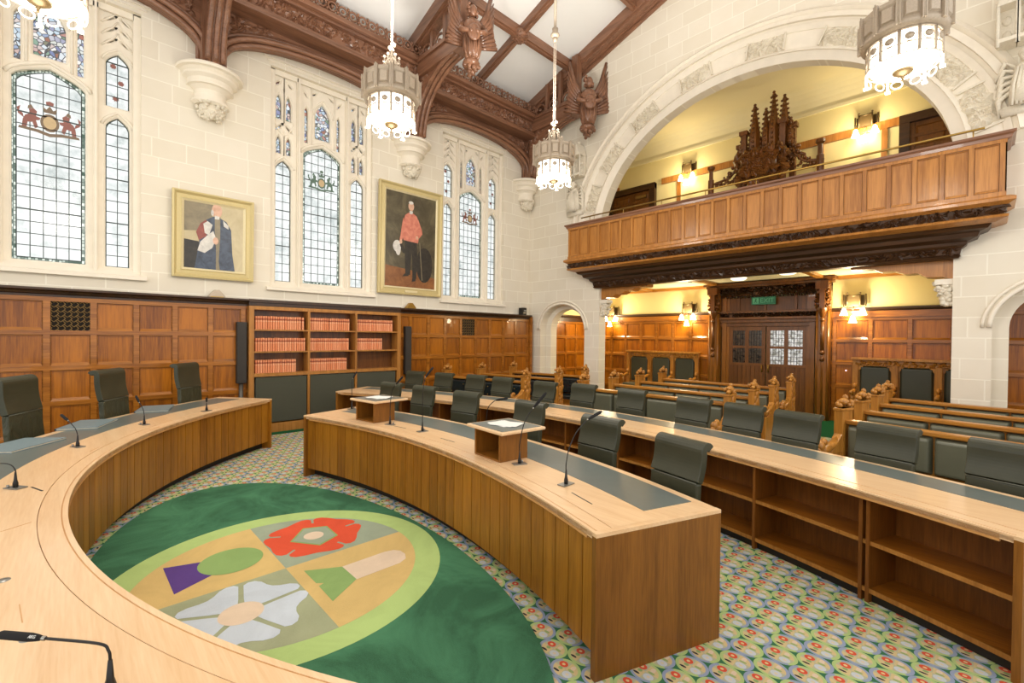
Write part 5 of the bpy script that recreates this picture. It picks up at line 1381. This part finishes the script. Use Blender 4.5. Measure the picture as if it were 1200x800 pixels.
r, w, h, T = picture(4.68, 6.29, 2.66, 5.06, .17, 'tall gilt-framed portrait of a standing man in a red tunic and dark trousers', tilt=.02)
W_, H_ = w-.16, h-.16
mats = ['canvas_umber','canvas_floor','paint_black','paint_scarlet','paint_white','paint_skin','canvas_grey']
L_ = [([(-W_,.16),(W_,.16),(W_,H_),(-W_,H_)],0), ([(-W_,.16),(W_,.16),(W_,.42),(.1,.55),(-W_,.62)],1), (blob(.35,.7,.22,.4),2), (blob(-.1,1.9,.36,.3),0),
 ([(-.14,.45),(-.02,.45),(0,.9),(.03,1.2),(-.17,1.2),(-.16,.8)],2), ([(.04,.36),(.14,.38),(.16,.8),(.14,1.2),(-.03,1.2),(.03,.8)],2), ([(-.22,.40),(-.06,.42),(-.06,.47),(-.14,.49)],2), ([(.02,.30),(.12,.32),(.14,.42),(.05,.42)],2),
 ([(-.20,1.2),(.17,1.18),(.2,1.4),(.19,1.65),(.12,1.78),(.0,1.84),(-.06,1.84),(-.17,1.76),(-.22,1.6),(-.25,1.35)],3), ([(-.22,1.7),(-.28,1.3),(-.3,1.2),(-.24,1.18),(-.18,1.4)],3), ([(.16,1.72),(.26,1.5),(.28,1.4),(.2,1.3),(.12,1.28),(.15,1.36),(.19,1.45)],3),
 (blob(-.36,1.05,.1,.13),4), (blob(-.33,.97,.06,.12),4), ([(-.3,1.1),(-.25,1.12),(-.16,1.0),(-.14,.9),(-.22,.92)],2), (blob(-.27,1.16,.035,.05),5), (blob(.14,1.3,.035,.04),5),
 (blob(-.025,1.97,.072,.1),5), (blob(-.03,2.05,.06,.035),4), ([(-.07,1.87),(.02,1.87),(.01,1.8),(-.06,1.8)],4), ([(.2,1.2),(.22,1.2),(.3,.35),(.28,.35)],6)]
paint(r, T, 'canvas', L_, mats)
m = M(); m.T = T; m.box(-.16,.05,.05,.16,.10,.065); m.build('name_plate', 'gilt_pale', r)
# ------------------------------------------------------------------ chandeliers
def chandelier(x, y, lbl):
    r = empty('chandelier', (x, y, 4.383)); r.scale = (.89,.89,.76); tag(r, lbl, 'chandelier', 'hanging lamps of the chamber')
    # glowing drum
    m = M(); m.lathe([(.0,.10),(.24,.11),(.30,.16),(.305,.46),(.0,.47)], (0,0,0), 28); m.build('lamp_drum', 'lamp_glow', r)
    m = M()
    for k in range(12):
        a = 2*PI*k/12; ca, sa = math.cos(a), math.sin(a)
        m.tube([(.325*ca,.325*sa,.16),(.325*ca,.325*sa,.46)], .018, 6)
        a2 = a+PI/12; c2, s2 = math.cos(a2), math.sin(a2)
        m.T = frame((.325*c2,.325*s2,.36),(-s2,c2,0),(0,0,1),(c2,s2,0)); m.lathe([(0,.0),(.042,.0),(.044,.008),(0,.012)], (0,0,0), 14); m.tube([(.058*math.cos(t),.062*math.sin(t),0) for t in [2*PI*j/16 for j in range(17)]], .005, 5); m.T = None
    for z in (.16,.285,.46): m.tube([(.33*math.cos(2*PI*j/36),.33*math.sin(2*PI*j/36),z) for j in range(37)], .008, 5)
    m.build('tracery_cage', 'bronze_pale', r)
    m = M()
    for k in range(12):   # pendant scrolls
        a = 2*PI*(k+.5)/12; ca, sa = math.cos(a), math.sin(a); m.T = frame((.33*ca,.33*sa,.10),(-sa,ca,0),(0,0,1),(ca,sa,0))
        m.tube([(.052*math.cos(t),.052*math.sin(t),0) for t in [2*PI*j/14 for j in range(15)]], .008, 5); m.T = None
    for k in range(6): a = 2*PI*k/6; m.tube([(.33*math.cos(a),.33*math.sin(a),.16),(.33*math.cos(a),.33*math.sin(a),.02)], .014, 6); m.box(.33*math.cos(a)-.025,.33*math.sin(a)-.025,.0,.33*math.cos(a)+.025,.33*math.sin(a)+.025,.02)
    m.build('scroll_fringe', 'lamp_soft', r)
    m = M(); m.lathe([(0,0),(.02,.01),(.018,.03),(.05,.045),(.09,.075),(.10,.10),(.06,.11)], (0,0,.0), 16); m.tube([(0,0,-.03),(0,0,.02)], .012, 6); m.build('finial_bowl', 'bronze_dark', r)
    # crown band with twelve panels and buttresses
    m = M(); m.lathe([(.33,.47),(.385,.49),(.40,.53),(.385,.55),(.385,.78),(.40,.79),(.40,.81),(.36,.81),(.34,.78),(.34,.5)], (0,0,0), 36)
    for k in range(12):
        a = 2*PI*k/12; m.T = frame((.385*math.cos(a),.385*math.sin(a),0),(-math.sin(a),math.cos(a),0),(0,0,1),(math.cos(a),math.sin(a),0))
        m.box(-.022,.5,0,-.008,.86,.035); m.box(.008,.5,0,.022,.86,.035); m.tube([(0,.5,.03),(0,.88,.03)], .008, 5)
        m.T = frame((.385*math.cos(a+PI/12),.385*math.sin(a+PI/12),0),(-math.sin(a+PI/12),math.cos(a+PI/12),0),(0,0,1),(math.cos(a+PI/12),math.sin(a+PI/12),0))
        m.frus(-.065,.57,.065,.77,-.005,.02,.02); m.box(-.07,.80,-.02,.07,.84,.012); m.T = None
    m.build('crown_band', 'bronze_pale', r)
    # spire of small pinnacles
    m = M()
    for k in range(6):
        a = 2*PI*k/6; ca, sa = math.cos(a), math.sin(a)
        m.tube([(.2*ca,.2*sa,.78),(.2*ca,.2*sa,1.0)], .014, 6); m.ball((.2*ca,.2*sa,1.02), .025, n=6, k=4); m.tube([(.2*ca,.2*sa,.95),(.1*ca,.1*sa,1.1)], .012, 6)
        m.tube([(.1*ca,.1*sa,.78),(.1*ca,.1*sa,1.2)], .016, 6); m.ball((.1*ca,.1*sa,1.23), .025, n=6, k=4); m.tube([(.1*ca,.1*sa,1.12),(.02*ca,.02*sa,1.25)], .01, 6)
        for z in (.84,.9,.96): m.ball((.215*ca,.215*sa,z), .018, n=5, k=4)
    m.tube([(0,0,.6),(0,0,1.33)], .03, 8); m.ball((0,0,1.36), .04); m.lathe([(.1,.80),(.34,.80)], (0,0,0), 24)
    m.build('pinnacled_spire', 'bronze_pale', r)
    m = M(); top = (cz(x)+.1-4.383)/.76
    m.tube([(.022,0,1.36),(.022,0,top)], .007, 6); m.tube([(-.022,0,1.36),(-.022,0,top)], .007, 6); m.ball((.05,0,1.42), .035); m.ball((-.05,0,1.42), .035)
    m.ball((0,0,3.3), (.05,.05,.06)); m.tube([(0,0,3.4),(0,0,3.55)], [.04,.06], 8); m.ball((0,0,3.4), (.09,.09,.07)); m.tube([(0,0,3.4),(0,0,top)], .028, 8)
    m.build('hanging_rod', 'bronze_pale', r)
    for dz, en in ((-.5, CH_E),):
        L = bpy.data.lights.new('chandelier_light', 'POINT'); L.energy = en; L.color = (1,.94,.84); L.shadow_soft_size = .3
        lo = bpy.data.objects.new('chandelier_light', L); COL.objects.link(lo); lo.parent = r; lo.location = (0,0,dz)
    L = bpy.data.lights.new('ceiling_fill_spot', 'SPOT'); L.spot_size = 2.3; L.spot_blend = .6; L.energy = CH_E*5.5; L.color = (1,.95,.88); L.shadow_soft_size = .3  # added upward spot, there only to brighten the roof plaster
    lo = bpy.data.objects.new('ceiling_fill_spot', L); COL.objects.link(lo); lo.parent = r; lo.location = (.3,-.3,.95); lo.rotation_euler = (PI,0,0)
CH_E = 75
chandelier(-5.35, 2.96, 'crown-shaped hanging lamp in front of the second window, beside the tall red-tunic portrait')
chandelier(-5.25, 6.02, 'crown-shaped hanging lamp farthest from the viewer, before the stone corner')
chandelier(-.62, 6.02, 'largest-looking crown-shaped hanging lamp, before the curve of the stone arch')
chandelier(-5.42, -.20, 'crown-shaped hanging lamp cut by the top edge of the view before the first window')
# ------------------------------------------------------------------ daylight, camera, view
w_ = bpy.data.worlds.new('sky'); S.world = w_; w_.use_nodes = True
bg = w_.node_tree.nodes['Background']; bg.inputs[0].default_value = (1.0, .975, .935, 1); bg.inputs[1].default_value = WORLD
f, yaw, pitch, roll = 535., math.radians(46.05), math.radians(-.62), math.radians(.6)
cy_, sy_ = math.cos(yaw), math.sin(yaw)
fw = Vector((-sy_*math.cos(pitch), cy_*math.cos(pitch), math.sin(pitch))); rt_ = Vector((cy_, sy_, 0)); up = rt_.cross(fw)
r2 = rt_*math.cos(roll)+up*math.sin(roll); u2 = -rt_*math.sin(roll)+up*math.cos(roll)
cam = bpy.data.cameras.new('camera'); cam.sensor_width = 36; cam.lens = f/1200*36; cam.clip_start = .02; cam.clip_end = 200
co_ = bpy.data.objects.new('camera', cam); COL.objects.link(co_); S.camera = co_
co_.matrix_world = Matrix(((r2.x,u2.x,-fw.x,0),(r2.y,u2.y,-fw.y,0),(r2.z,u2.z,-fw.z,1.75),(0,0,0,1)))
S.view_settings.view_transform = 'Standard'; S.view_settings.look = 'None'; S.view_settings.gamma = 1; S.view_settings.use_curve_mapping = False
S.view_settings.exposure = EXPO
S.cycles.max_bounces = 8; S.cycles.diffuse_bounces = 4; S.cycles.glossy_bounces = 3; S.cycles.transparent_max_bounces = 12
S.cycles.sample_clamp_indirect = 6; S.cycles.use_denoising = True
